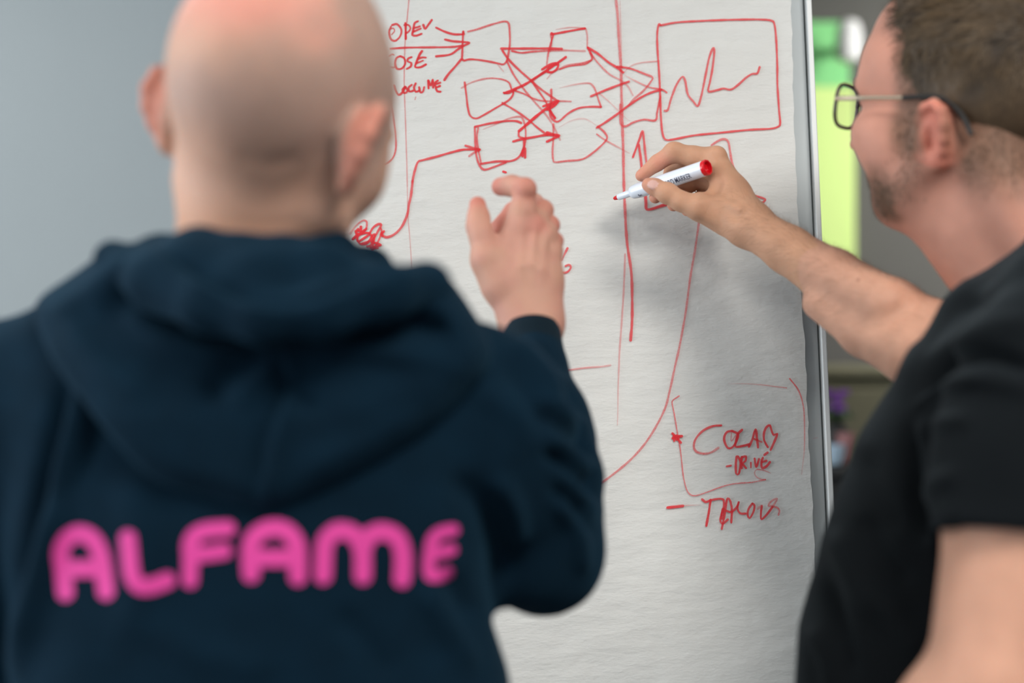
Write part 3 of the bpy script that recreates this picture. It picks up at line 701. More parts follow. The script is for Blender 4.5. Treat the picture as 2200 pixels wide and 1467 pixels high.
# ------------------------------------------------------------------ the bald person in the navy hoodie (seen from behind)
SKIN = np.array([.58, .34, .25])
man = empty('person', (-.19, 1.13, 0)); tag(man, 'bald person seen from behind in a navy hoodie with pink lettering, right hand raised', 'person')
# head, neck and upper chest
h1 = Head(P(596, 268, 1.06), math.radians(22), math.radians(6), math.radians(15), .99)
v = Vol((-.34, .90, 1.44), (.03, 1.26, 1.80), .0024)
h1.build(v, 1.0, .002, long=.088)
for q in (-1, 1): h1.e(v, (q*.046, .052, -.004), (.019, .020, .030), .02)
h1.ear(v, -1, 1.5, y0=-.012, es=.86, z0=-.010); h1.ear(v, 1, 1.35, y0=-.016, es=.94, z0=-.006)
v.chain([P(572, 330, 1.065), P(556, 420, 1.075), P(548, 600, 1.10), P(548, 700, 1.12)], [.056, .0575, .064, .078], .028, .01)

headV, headF = keep_largest(*v.mesh(1))
nn = normals(headV, headF)
u_, v_ = PX(headV); uv = np.stack([u_, v_], 1); back = nn[:, 1] < .3
disp = fold(uv, [(470, 470), (560, 488), (660, 470)], 14, -.0005)+fold(uv, [(500, 330), (580, 352), (650, 335)], 18, -.0012)
headV = headV+nn*(disp*back)[:, None]
# right hand, raised: back of the hand to the viewer
v = Vol(P(990, 760, 1.34)-np.array([.0, 0, .0]), P(1225, 365, 1.34)+np.array([.02, .22, .02]), .0016)
dW = 1.405
fing = v.layer()
fing.chain([P(1118, 500, 1.415), P(1126, 455, 1.412), P(1128, 406, 1.412), P(1100, 399, 1.430), P(1076, 401, 1.440)], [.0122, .0114, .0110, .0106, .0096], 0, .004)          # index, hooked
fing.chain([P(1147, 492, 1.418), P(1166, 452, 1.440), P(1146, 437, 1.468), P(1104, 455, 1.480), P(1072, 490, 1.472)], [.0118, .0106, .0104, .0102, .0094], .0008, .004)    # middle, curled
fing.chain([P(1168, 512, 1.420), P(1181, 484, 1.438), P(1170, 486, 1.470), P(1130, 505, 1.480)], [.0112, .0098, .0092, .008], .0008, .004)                                  # ring
fing.chain([P(1181, 545, 1.420), P(1191, 518, 1.432), P(1182, 520, 1.458), P(1155, 540, 1.468)], [.0100, .0088, .0082, .0072], .0008, .004)                                 # little
palm = v
palm.chain([P(1143, 740, 1.385), P(1142, 690, 1.395)], [.0275, .0275], 0, flat=((0, 1, 0), .80))
palm.chain([P(1142, 690, 1.395), P(1128, 600, 1.405), P(1118, 500, 1.415)], [.0270, .0225, .0130], .012, .01, flat=((0, 1, 0), .72))
palm.chain([P(1144, 690, 1.395), P(1140, 600, 1.405), P(1147, 492, 1.418)], [.0265, .0225, .0125], .010, .01, flat=((0, 1, 0), .72))
palm.chain([P(1143, 690, 1.395), P(1152, 600, 1.405), P(1170, 512, 1.420)], [.0265, .0220, .0120], .010, .01, flat=((0, 1, 0), .72))
palm.chain([P(1144, 690, 1.395), P(1162, 600, 1.405), P(1181, 545, 1.420)], [.0250, .0175, .0110], .010, .01, flat=((0, 1, 0), .72))
palm.chain([P(1130, 690, 1.395), P(1094, 625, 1.40), P(1062, 570, 1.405)], [.0170, .0195, .0175], .014, .01, flat=((0, 1, 0), .85))
palm.chain([P(1080, 575, 1.405), P(1100, 520, 1.412), P(1118, 450, 1.414)], [.0115, .0120, .0105], .012, .008)
palm.ell(P(1180, 690, 1.392), (.0065, .008, .010), None, .012)
palm.chain([P(1080, 610, 1.425), P(1110, 560, 1.432)], [.014, .014], .014)       # thumb web
thumb = v.layer()
thumb.chain([P(1072, 610, 1.400), P(1045, 556, 1.402), P(1033, 505, 1.408), P(1028, 468, 1.418), P(1026, 440, 1.426)], [.0180, .0150, .0112, .0106, .0086], 0, .006)
thumb.ell(P(1026, 486, 1.411), (.0115, .010, .010), None, .006)
v.merge(thumb, .010); v.merge(fing, .009)
for a, b in (((1122, 640), (1117, 505)), ((1140, 640), (1147, 497)), ((1155, 645), (1169, 517))):
    v.chain([P(*a, 1.386), P((a[0]+b[0])/2, (a[1]+b[1])/2, 1.3875), P(*b, 1.404)], [.0016, .0026, .0030], .007, .004)
for c in ((1119, 487, 1.405), (1148, 482, 1.408), (1171, 506, 1.411), (1185, 540, 1.412)): v.ell(P(*c), (.008, .006, .008), None, .007)
v.ell(P(1131, 404, 1.404), (.0085, .0065, .0085), None, .004)
handV, handF = keep_largest(*v.mesh(1))
v = Vol((-.50, .93, .80), (-.30, 1.13, 1.10), .0028)
lw = P(-62, 2020, 1.03); v.chain([lw+np.array([0, 0, .03]), lw+np.array([0, 0, -.02])], [.027, .0235], 0)
relaxed_hand(v, lw+np.array([0, .003, -.02]), (.02, .08, -1), (.15, 1, .05), (1, -.1, 0))
lhV, lhF = keep_largest(*v.mesh(1))
def col_left(V):
    c = np.tile(SKIN, (len(V), 1)); L = h1.loc(V); hd = (L[:, 2] > -.09) & (np.linalg.norm(L, axis=1) < .18)
    x, y, z = L.T
    # shaved hair: band round the back and sides below the bald crown
    ang = sstep(z+.10*y, .012-.06, .03-.06)
    crown = sstep(np.hypot((x+.016)*.95, (y+.074)*.70+(z-.076)*.62)+.010*vnoise(V, 30, 3), .046, .078)
    front = 1-sstep(y, .035, .060)
    stub = crown*front*sstep(z, -.045, -.002)
    stub *= hd
    c = mixc(c, (.275, .205, .185), .58*stub)
    pink = (1-crown)*hd*sstep(z, .02, .07)
    c = mixc(c, (.72, .27, .22), .75*pink*(.8+.2*np.clip(vnoise(V, 22, 11), -1, 1)))
    ear = hd*sstep(np.abs(x), .0775, .083)*sstep(z, -.05, -.03)*(1-sstep(z, .022, .034))
    c = mixc(c, (.70, .23, .16), .62*ear)
    neck = sstep(-L[:, 2], .055, .11)*(V[:, 1] < 1.3)
    c = mixc(c, (.62, .31, .185), .75*neck)
    hand = V[:, 1] > 1.3
    if hand.any():
        u2, v2 = PX(V); n1 = vnoise(V, 60, 7)
        c = mixc(c, (.60, .31, .25), .5*hand*np.clip(.5+n1, 0, 1))
        tip = np.zeros(len(V))
        for p_, r in ((P(1073, 400, 1.442), .016), (P(1026, 440, 1.426), .015), (P(1131, 404, 1.41), .014), (P(1187, 482, 1.438), .012), (P(1197, 518, 1.43), .012), (P(1166, 450, 1.44), .012), (P(1148, 485, 1.41), .011), (P(1080, 486, 1.482), .030), (P(1104, 455, 1.485), .022)):
            tip = np.maximum(tip, np.exp(-(np.linalg.norm(V-p_, axis=1)/r)**2))
        c = mixc(c, (.64, .19, .15), .80*tip*hand)
    c[hand] *= np.array([.90, .84, .84])
    c *= (1+.05*vnoise(V, 45, 5))[:, None]
    return c
make_skin('body', [(headV, headF), (handV, handF), (lhV, lhF)], man, col_left)

# ---- hoodie
T = 1.10
v = Vol((-.56, .86, .86), (.20, 1.48, 1.62), .0055)
rows = []
for vv, a, b in ((690, 330, 780), (740, 160, 930), (800, 70, 1030), (880, 20, 1070), (980, 10, 1080), (1100, 20, 1070), (1250, 25, 1052), (1350, 30, 1056), (1467, 30, 1092), (1700, 10, 1120), (2150, 40, 1090)):
    z = CZ-(vv-733.5)/F*T; x0, x1 = (a-1100)/F*T, (b-1100)/F*T
    dep = np.interp(vv, [690, 770, 880, 1100, 1467, 2150], [.075, .105, .125, .130, .128, .125])
    cy = np.interp(vv, [600, 850, 1100, 1467, 2150], [1.125, 1.125, 1.12, 1.12, 1.13])
    rows.append((z, (x0+x1)/2, cy, (x1-x0)/2, dep))
v.loft(rows, n=2.5, k=.03)
v.chain([P(560, 690, 1.11), P(200, 816, 1.12), P(-10, 908, 1.13)], [.075, .066, .070], .03, .02)
v.chain([P(560, 690, 1.11), P(860, 830, 1.11), P(1020, 900, 1.12)], [.075, .064, .070], .03, .02)
# left arm hanging
v.chain([P(-20, 908, 1.13), P(-85, 1150, 1.14), P(-120, 1520, 1.14), P(-90, 1800, 1.05), P(-60, 2030, 1.03)], [.070, .064, .058, .052, .042], .03, .02)
# right upper arm, elbow, forearm
arm = v.layer()
arm.chain([P(1020, 900, 1.12), P(1085, 1010, 1.15), P(1135, 1130, 1.18), P(1158, 1190, 1.195)], [.070, .064, .056, .0460], 0, .01)
arm.chain([P(1110, 1212, 1.16), P(1175, 1205, 1.20), P(1190, 1160, 1.21)], [.034, .038, .038], .015, .01)
arm.chain([P(1184, 1180, 1.20), P(1172, 1020, 1.25), P(1158, 900, 1.31), P(1148, 800, 1.355), P(1146, 762, 1.375)], [.044, .048, .042, .031, .0295], .02, .01)
arm.ell(P(1190, 930, 1.29), (.026, .030, .045), None, .02)
arm.chain([P(1188, 870, 1.33), P(1193, 960, 1.29), P(1196, 1090, 1.25)], [.018, .028, .034], .02, .01)
v.merge(arm, .02)
v.plane((0, 0, CZ-(2140-733)/F*T), (0, 0, -1))
V, Fq = keep_largest(*v.mesh(3))
N_ = normals(V, Fq); u_, v_ = PX(V); uv = np.stack([u_, v_], 1)
backf = sstep(-N_[:, 1], -.25, .15)*(V[:, 1] < 1.32)
def shape_hoodie(uv):
    d = np.zeros(len(uv))
    FO = [([(210, 740), (170, 900), (120, 1100), (70, 1300), (30, 1470)], 24, .014), ([(150, 800), (110, 950), (60, 1150), (30, 1320)], 18, -.013), ([(235, 830), (185, 960), (110, 1120)], 20, -.007),
          ([(270, 1000), (300, 1200), (270, 1400)], 50, .006), ([(1060, 1020), (1100, 1090), (1112, 1180)], 24, .009), ([(960, 1020), (1040, 1090), (1085, 1180), (1090, 1260)], 26, -.008),
          ([(900, 1250), (960, 1350), (1020, 1440)], 26, .008), ([(960, 1230), (1020, 1330)], 22, -.008), ([(1010, 830), (1130, 900), (1180, 980)], 30, .005),
          ([(1150, 850), (1210, 880), (1270, 940)], 13, .006), ([(1150, 885), (1210, 920), (1280, 985)], 12, -.007), ([(1160, 930), (1220, 965), (1290, 1030)], 13, .006), ([(1165, 965), (1225, 1005), (1290, 1070)], 11, -.007), ([(1180, 1010), (1235, 1045), (1295, 1110)], 12, .005),
          ([(1180, 1045), (1230, 1085), (1290, 1150)], 12, -.006), ([(1190, 1060), (1245, 1150), (1255, 1240)], 18, .006), ([(300, 1330), (420, 1400), (600, 1440)], 40, .004),
          ([(720, 1310), (800, 1400), (830, 1467)], 30, -.005), ([(1070, 760), (1140, 850), (1170, 960)], 26, -.006), ([(1100, 730), (1170, 800), (1200, 860)], 16, .006)]
    for p_, s_, a_ in FO: d += fold(uv, p_, s_, a_)
    return d
disp = shape_hoodie(uv)*np.clip(backf+(V[:, 0] > .02)*.8, 0, 1)
disp += .0025*vnoise(V*np.array([1, 1, .6]), 14, 2)
V = V+N_*disp[:, None]
# hollow the hem a little so the cloth reads as cloth
hoodie = mesh_obj('hoodie', V, Fq, M['hoodie'], man); hoodie['label'] = 'navy blue hoodie with pink letters across the back'
hoodV0, hoodF0 = V, Fq

# ---- hood lying on the back (a thick folded layer with its own edge)
bvh_body = BVHTree.FromPolygons([Vector(p) for p in V], [tuple(map(int, f)) for f in Fq])
cam_o = Vector((0, 0, CZ))
hood_poly = catmull([(232, 512), (150, 585), (72, 655), (110, 760), (170, 850), (250, 950), (330, 1032), (450, 1070), (572, 1100), (690, 1058), (830, 985), (950, 900), (1015, 830), (1060, 760), (1010, 660), (950, 585), (900, 590), (700, 560), (450, 540), (232, 512)], 10)
TH = 1.0
v = Vol((-.42, .84, 1.33), (.02, 1.24, 1.62), .0042)
# shell: torso surface thickened and cut by the outline of the hood
vt = v.layer()
vt.loft(rows, n=2.5, k=.03)
vt.chain([P(560, 690, 1.11), P(200, 816, 1.12), P(-10, 908, 1.13)], [.075, .066, .070], .03, .02)
vt.chain([P(560, 560, 1.11), P(880, 690, 1.11), P(1075, 800, 1.12)], [.075, .070, .076], .05, .03)
X, Y, Z = np.meshgrid(*v.ax, indexing='ij'); pp = np.stack([X.ravel(), Y.ravel(), Z.ravel()], 1)
near = (np.abs(vt.d.ravel()) < .06) & (pp[:, 1] < 1.20)
sd = np.full(len(pp), .05); uu, vv2 = PX(pp[near]); q = np.stack([uu, vv2], 1)
pd = inside_poly(q, hood_poly[::3]); wd = pd/2900.0
hi = np.interp(vv2, [560, 700, 900, 1100], [.034, .030, .024, .017])       # thickness of the folded layer
th = hi*np.sqrt(np.clip(-wd/.016, 0, 1))
s_in = vt.d.ravel()[near]-th
sd[near] = np.maximum(s_in, wd*.8)
v.d = sd.reshape(v.d.shape).astype(np.float32)
V, Fq = keep_largest(*v.mesh(4)); N_ = normals(V, Fq); u_, v_ = PX(V); uv = np.stack([u_, v_], 1)
d = np.zeros(len(V))
for p_, s_, a_ in [([(230, 610), (300, 650), (420, 705), (560, 735), (720, 715), (900, 660)], 17, -.013), ([(250, 640), (330, 720), (450, 760), (620, 745), (760, 750), (900, 770), (1010, 790)], 26, .008),
                   ([(200, 655), (300, 640), (420, 655), (520, 650)], 34, -.014), ([(700, 660), (800, 690), (900, 700), (980, 720)], 24, -.013),
                   ([(90, 700), (160, 810), (250, 920), (330, 1010)], 16, .004), ([(540, 1075), (560, 950), (600, 850), (600, 780)], 10, -.006), ([(575, 1075), (595, 950), (625, 850), (620, 760)], 13, .005),
                   ([(440, 860), (500, 800), (580, 770)], 26, -.006), ([(500, 880), (560, 820), (600, 800)], 30, .006), ([(600, 800), (640, 850), (680, 880)], 20, -.005), ([(260, 640), (330, 600), (420, 640)], 24, .005),
                   ([(130, 680), (230, 790), (330, 860)], 26, .005), ([(700, 880), (820, 860), (950, 800)], 34, .004), ([(640, 1010), (760, 960), (900, 880)], 30, .003)]:
    d += fold(uv, p_, s_, a_)
V = V+N_*(d*sstep(-N_[:, 1], -.1, .4)*np.clip(1, 0, 1))[:, None]
hood = mesh_obj('hood', V, Fq, M['hoodie'], hoodie)

# ---- rolled neck opening of the hood: a thick soft ring around the neck
v = Vol((-.36, .86, 1.46), (.02, 1.30, 1.62), .0036)
ring = catmull([(250, 545, ), (250, 545, )], 1) if False else None
def P3(l): return [P(*q) for q in l]
# outer roll from the left peak down across the back and up to the right peak
v.chain(P3([(248, 562, 1.055), (330, 608, 1.005), (440, 660, .970), (560, 690, .955), (700, 672, .960), (830, 630, .98), (925, 612, 1.015)]), [.0150, .0175, .0165, .0150, .0165, .0190, .0150], 0, .012)
v.chain(P3([(330, 585, 1.05), (420, 600, 1.01), (560, 620, .995), (700, 605, 1.00), (800, 620, 1.02), (905, 616, 1.035)]), [.016, .025, .028, .025, .018, .013], .02, .012)
# neck rim
v.chain(P3([(350, 560, 1.075), (430, 550, 1.035), (520, 555, 1.018), (620, 555, 1.02), (720, 550, 1.05), (780, 585, 1.08)]), [.0185, .0190, .0150, .0150, .0170, .0160], .02, .012)
v.chain(P3([(780, 585, 1.08), (840, 620, 1.11), (880, 625, 1.13)]), [.015, .013, .012], .01, .012)
# front half of the opening
v.chain(P3([(345, 560, 1.075), (330, 570, 1.13), (400, 600, 1.19), (560, 640, 1.21), (720, 620, 1.19), (790, 580, 1.12), (790, 570, 1.08)]), [.018, .018, .018, .018, .018, .018, .016], .01, .012)
# body of cloth below the opening
v.chain(P3([(310, 640, 1.09), (560, 680, 1.07), (830, 690, 1.09)]), [.026, .045, .026], .02, .02)
v.ell(P(245, 556, 1.075), (.012, .025, .014), None, .01)
v.ell(P(928, 610, 1.05), (.013, .03, .014), None, .015)
V, Fq = keep_largest(*v.mesh(2)); N_ = normals(V, Fq); u_, v_ = PX(V); uv = np.stack([u_, v_], 1)
d = fold(uv, [(330, 520), (430, 590), (540, 640), (640, 648), (760, 610), (850, 580)], 14, -.006)+fold(uv, [(300, 530), (420, 610), (540, 662), (660, 660), (800, 610), (900, 590)], 18, .004)+.0012*vnoise(V, 25, 5)
V = V+N_*(d*(N_[:, 1] < .3))[:, None]
mesh_obj('neck_roll', V, Fq, M['hoodie'], hoodie)

# ---- cuff on the right wrist
cuff = MB()
a, b = P(1146, 775, 1.372), P(1143, 700, 1.392); ax = unit(b-a)
cp = [a+ax*t for t in np.linspace(-.004, .036, 9)]
rr = [.0300, .0315, .0310, .0302, .0296, .0290, .0286, .0284, .0272]
cuff.tube(cp, rr, 40, False)
cuff.tube(cp[::-1], [q-.0035 for q in rr[::-1]], 40, False)
n_ = 40; o1 = 8*n_; o2 = 9*n_
for k in range(n_): cuff.f.append((o1+k, o1+(k+1) % n_, o2+(-(k+1)) % n_ if False else o2+(k+1) % n_, o2+k))
cuff.build('cuff', M['rib'], hoodie, True)

# ---- pink lettering printed across the back
bvh_hood = BVHTree.FromPolygons([Vector(p) for p in hoodV0], [tuple(map(int, f)) for f in hoodF0])
def letter(ch, strokes_, w_):
    segs = [catmull(s_, 6) for s_ in strokes_]; allp = np.concatenate(segs); st = 4.0
    x0, y0 = allp.min(0)-w_; x1, y1 = allp.max(0)+w_
    xs = np.arange(x0, x1, st); ys = np.arange(y0, y1, st); Gx, Gy = np.meshgrid(xs, ys, indexing='ij'); q = np.stack([Gx.ravel(), Gy.ravel()], 1)
    def sdf(q):
        d = np.full(len(q), 1e9)
        for s_ in segs: d = np.minimum(d, poly_dist(q, s_)[0])
        return d-w_/2
    d = sdf(q); e = .5; g = np.stack([(sdf(q+[e, 0])-sdf(q-[e, 0]))/(2*e), (sdf(q+[0, e])-sdf(q-[0, e]))/(2*e)], 1)
    g /= np.linalg.norm(g, axis=1)[:, None]+1e-6
    snap = (d > 0) & (d < st*1.45); q2 = q.copy(); q2[snap] -= g[snap]*d[snap][:, None]
    use = (d <= 0) | snap; nx, ny = len(xs), len(ys); U = use.reshape(nx, ny); Dn = (d <= 0).reshape(nx, ny)
    idx = -np.ones(nx*ny, int); V = []; Fq = []
    def vid(i):
        if idx[i] < 0:
            dr = (Vector(P(q2[i][0], q2[i][1], 1.0))-cam_o).normalized(); hit = bvh_hood.ray_cast(cam_o, dr)
            if hit[0] is None: return None
            idx[i] = len(V); V.append(np.array(hit[0]+hit[1]*.0009))
        return idx[i]
    for i in range(nx-1):
        for j in range(ny-1):
            if U[i, j] and U[i+1, j] and U[i, j+1] and U[i+1, j+1] and (Dn[i, j] or Dn[i+1, j] or Dn[i, j+1] or Dn[i+1, j+1]):
                f = [vid(a) for a in (i*ny+j, (i+1)*ny+j, (i+1)*ny+j+1, i*ny+j+1)]
                if None not in f: Fq.append(tuple(f))
    o = mesh_obj('printed_letter', V, Fq, M['print'], hoodie); o['label'] = 'pink printed letter '+ch
LW = 35
letter('A', [[(142, 1272), (136, 1220), (132, 1185), (145, 1158), (172, 1146), (200, 1158), (217, 1190), (224, 1230), (229, 1270)], [(145, 1222), (215, 1220)]], LW+2)
letter('L', [[(276, 1156), (280, 1200), (285, 1235), (300, 1257), (325, 1258), (360, 1246)]], LW)
letter('F', [[(409, 1246), (410, 1200), (409, 1170), (420, 1150), (445, 1139), (490, 1135)], [(420, 1192), (482, 1183)]], LW-2)
letter('A', [[(540, 1232), (538, 1190), (543, 1160), (565, 1140), (592, 1134), (618, 1142), (636, 1165), (640, 1195), (640, 1238)], [(548, 1198), (632, 1198)]], LW+2)
letter('M', [[(694, 1236), (696, 1190), (700, 1162), (720, 1142), (742, 1140), (762, 1150), (776, 1175), (779, 1200), (779, 1236)], [(779, 1180), (790, 1155), (812, 1142), (835, 1144), (855, 1158), (864, 1185), (865, 1215), (863, 1243)]], LW+2)
letter('E', [[(972, 1138), (945, 1144), (928, 1160), (922, 1190), (920, 1215), (924, 1236), (950, 1234), (960, 1228)], [(930, 1190), (968, 1180)]], LW-10)

# ---- trousers and shoes (below the frame)
v = Vol((-.42, .96, .02), (.06, 1.36, 1.02), .011)
v.chain([(-.19, 1.14, .96), (-.19, 1.14, .92)], [.155, .16], .02, flat=((0, 1, 0), .75))
for sx in (-1, 1): v.chain([(-.19+sx*.085, 1.14, .90), (-.19+sx*.10, 1.13, .50), (-.19+sx*.105, 1.15, .075)], [.092, .066, .050], .03, .02)
mesh_obj('trousers', *keep_largest(*v.mesh(2)), M['jeans'], man)
def shoe(parent, x, y, ang):
    d = np.array([math.sin(ang), math.cos(ang), 0]); c = np.array([x, y, 0])
    v = Vol(c+(-.2, -.15, .0), c+(.2, .30, .16), .007)
    v.chain([c-d*.06+(0, 0, .045), c+d*.04+(0, 0, .05), c+d*.155+(0, 0, .035)], [.038, .042, .034], .01, .02)
    v.chain([c-d*.03+(0, 0, .06), c-d*.03+(0, 0, .11)], [.045, .044], .03)
    v.plane((0, 0, .018), (0, 0, -1))
    s_ = mesh_obj('shoe', *keep_largest(*v.mesh(1)), M['shoe'], parent)
    v = Vol(c+(-.2, -.15, -.02), c+(.2, .30, .05), .006)
    v.chain([c-d*.06+(0, 0, .01), c+d*.04+(0, 0, .01), c+d*.155+(0, 0, .01)], [.041, .045, .037], .01, .02)
    v.plane((0, 0, .002), (0, 0, -1)); v.plane((0, 0, .022), (0, 0, 1))
    mesh_obj('sole', *keep_largest(*v.mesh(1)), M['sole'], s_)
shoe(man, -.295, 1.14, -.25); shoe(man, -.085, 1.14, .35)
# ------------------------------------------------------------------ the person with glasses drawing on the paper
SK2 = np.array([.56, .305, .215])
guy = empty('person', (.50, 1.27, 0)); tag(guy, 'person with brown hair and glasses in a black t-shirt holding a red marker', 'person')
h2 = Head((0, 0, 0), math.radians(-48), math.radians(-8), 0, 1.04, .84, .34)
h2.o = P(2003, 291, 1.335)-h2.R@(np.array([-.080, -.010, -.024])*1.04)
v = Vol((.26, 1.16, 1.44), (.68, 1.62, 1.86), .0025)
h2.build(v, 1.12, .007, nose=.82)
h2.e(v, (0, .046, .072), (.060, .050, .052), .02)
for q in (-1, 1): h2.e(v, (q*.049, .050, -.040), (.022, .025, .032), .02); h2.e(v, (q*.045, .062, .040), (.024, .024, .032), .02)
h2.ear(v, -1, 1.0, y0=-.006, es=.86, z0=-.026); h2.ear(v, 1, 1.0, z0=-.022)
h2.e(v, (0, .035, -.075), (.050, .045, .030), .03)                       # full jaw line
v.chain([h2.w(0, -.020, -.020), h2.w(0, -.042, -.100), np.array([.545, 1.33, 1.50]), np.array([.55, 1.33, 1.46])], [.062, .066, .070, .085], .03, .01)
v.chain([h2.w(-.012, .034, -.082), np.array([.492, 1.345, 1.52]), np.array([.488, 1.36, 1.47])], [.040, .044, .05], .03, .01)
v.chain([h2.w(-.055, -.045, -.04), np.array([.51, 1.25, 1.49])], [.014, .018], .03)
hV, hF = keep_largest(*v.mesh(1))

# -------- right hand holding the marker
penA, penB = P(1318, 427, 1.690), P(1521, 359, 1.598)                    # nib tip, centre of the end cap
pax = unit(penB-penA); PLEN = np.linalg.norm(penB-penA)
def pen_at(t, du=0, dv=0, dd=0): return penA+(penB-penA)*t
v = Vol((.125, 1.29, 1.385), (.60, 1.735, 1.745), .0018)
fg = v.layer()
# index: knuckle, middle joint, end joint, tip laid on the barrel
fg.chain([P(1532, 341, 1.631), P(1490, 336, 1.636), P(1447, 328, 1.640), P(1412, 350, 1.648), P(1378, 377, 1.652)], [.0128, .0118, .0112, .0092, .0072], 0, .004)
fg.ell(P(1449, 322, 1.638), (.0100, .0095, .0085), None, .005)
# middle finger: behind the barrel, tip under the thumb
fg.chain([P(1538, 366, 1.640), P(1478, 350, 1.665), P(1446, 368, 1.678), P(1430, 404, 1.668), P(1408, 424, 1.658)], [.0125, .0112, .0100, .0090, .0074], .0008, .004)
# ring and little finger, curled below
fg.chain([P(1550, 392, 1.655), P(1496, 385, 1.685), P(1462, 412, 1.690), P(1447, 440, 1.672)], [.0118, .0104, .0094, .0078], .0008, .004)
fg.chain([P(1562, 420, 1.660), P(1516, 418, 1.688), P(1488, 438, 1.688), P(1476, 452, 1.672)], [.0105, .0090, .0084, .0070], .0008, .004)
# thumb
th = v.layer()
th.chain([P(1560, 470, 1.592), P(1500, 446, 1.588), P(1462, 432, 1.593), P(1433, 414, 1.598), P(1407, 402, 1.604), P(1394, 397, 1.607)], [.0170, .0138, .0112, .0106, .0096, .0082], 0, .004)
th.ell(P(1434, 416, 1.596), (.0120, .0100, .0112), None, .005)
# palm and back of the hand
wr = P(1608, 481, 1.578)
v.chain([wr, P(1570, 415, 1.606), P(1536, 344, 1.633)], [.0235, .0205, .0135], 0, .008)
v.chain([wr, P(1575, 430, 1.615), P(1546, 372, 1.646)], [.0235, .0205, .0130], .008, .008)
v.chain([wr, P(1575, 450, 1.625), P(1556, 400, 1.655)], [.0230, .0180, .0125], .008, .008)
v.chain([wr, P(1580, 468, 1.625), P(1566, 425, 1.660)], [.0215, .0170, .0115], .008, .008)
v.chain([wr, P(1562, 462, 1.592), P(1512, 446, 1.594)], [.0205, .0190, .0140], .010, .008)
v.chain([P(1562, 402, 1.612), P(1538, 421, 1.606), P(1510, 432, 1.598)], [.0120, .0085, .0100], .010, .006)      # web between thumb and index
v.merge(th, .009); v.merge(fg, .008)
v.ell(P(1542, 330, 1.623), (.0085, .0085, .0075), None, .008)
v.ell(P(1530, 392, 1.593), (.010, .008, .012), None, .01, 's')                                           # hollow beside the thumb
v.ell(P(1593, 463, 1.560), (.010, .010, .008), None, .012, 's')
v.chain([P(1590, 450, 1.560), P(1545, 432, 1.581), P(1500, 436, 1.577)], [.002, .0025, .002], .006, .003)     # thumb tendon
# nail
ta = unit(P(1394, 397, 1.607)-P(1433, 414, 1.598)); tn = unit(np.array([.15, -1, .38])); tn = unit(tn-ta*(tn@ta)); tb = np.cross(ta, tn)
nail_c = P(1405, 399, 1.5955)
v.ell(nail_c+ta*.0015, (.0068, .0030, .0056), np.stack([ta, tn, tb], 1), .0012)
# forearm
elb = np.array([.425, 1.375, 1.486])
fa = unit(elb-wr)
def arm_chain(vol, k=0):
    vol.chain([wr, wr+(elb-wr)*.22, wr+(elb-wr)*.45, wr+(elb-wr)*.72, elb], [.0235, .0248, .0300, .0362, .0395], k, .01)
    vol.chain([P(1668, 520, 1.54), P(1780, 596, 1.47), P(1900, 656, 1.40)], [.0150, .0205, .0260], .012, .01)
    vol.chain([P(1760, 652, 1.47), P(1860, 712, 1.42), P(1960, 762, 1.37)], [.0170, .0250, .0300], .012, .01)
arm_chain(v, .010)
v.chain([elb, np.array([.52, 1.40, 1.488]), np.array([.62, 1.42, 1.46])], [.045, .050, .056], .03, .01)
gV, gF = keep_largest(*v.mesh(1))

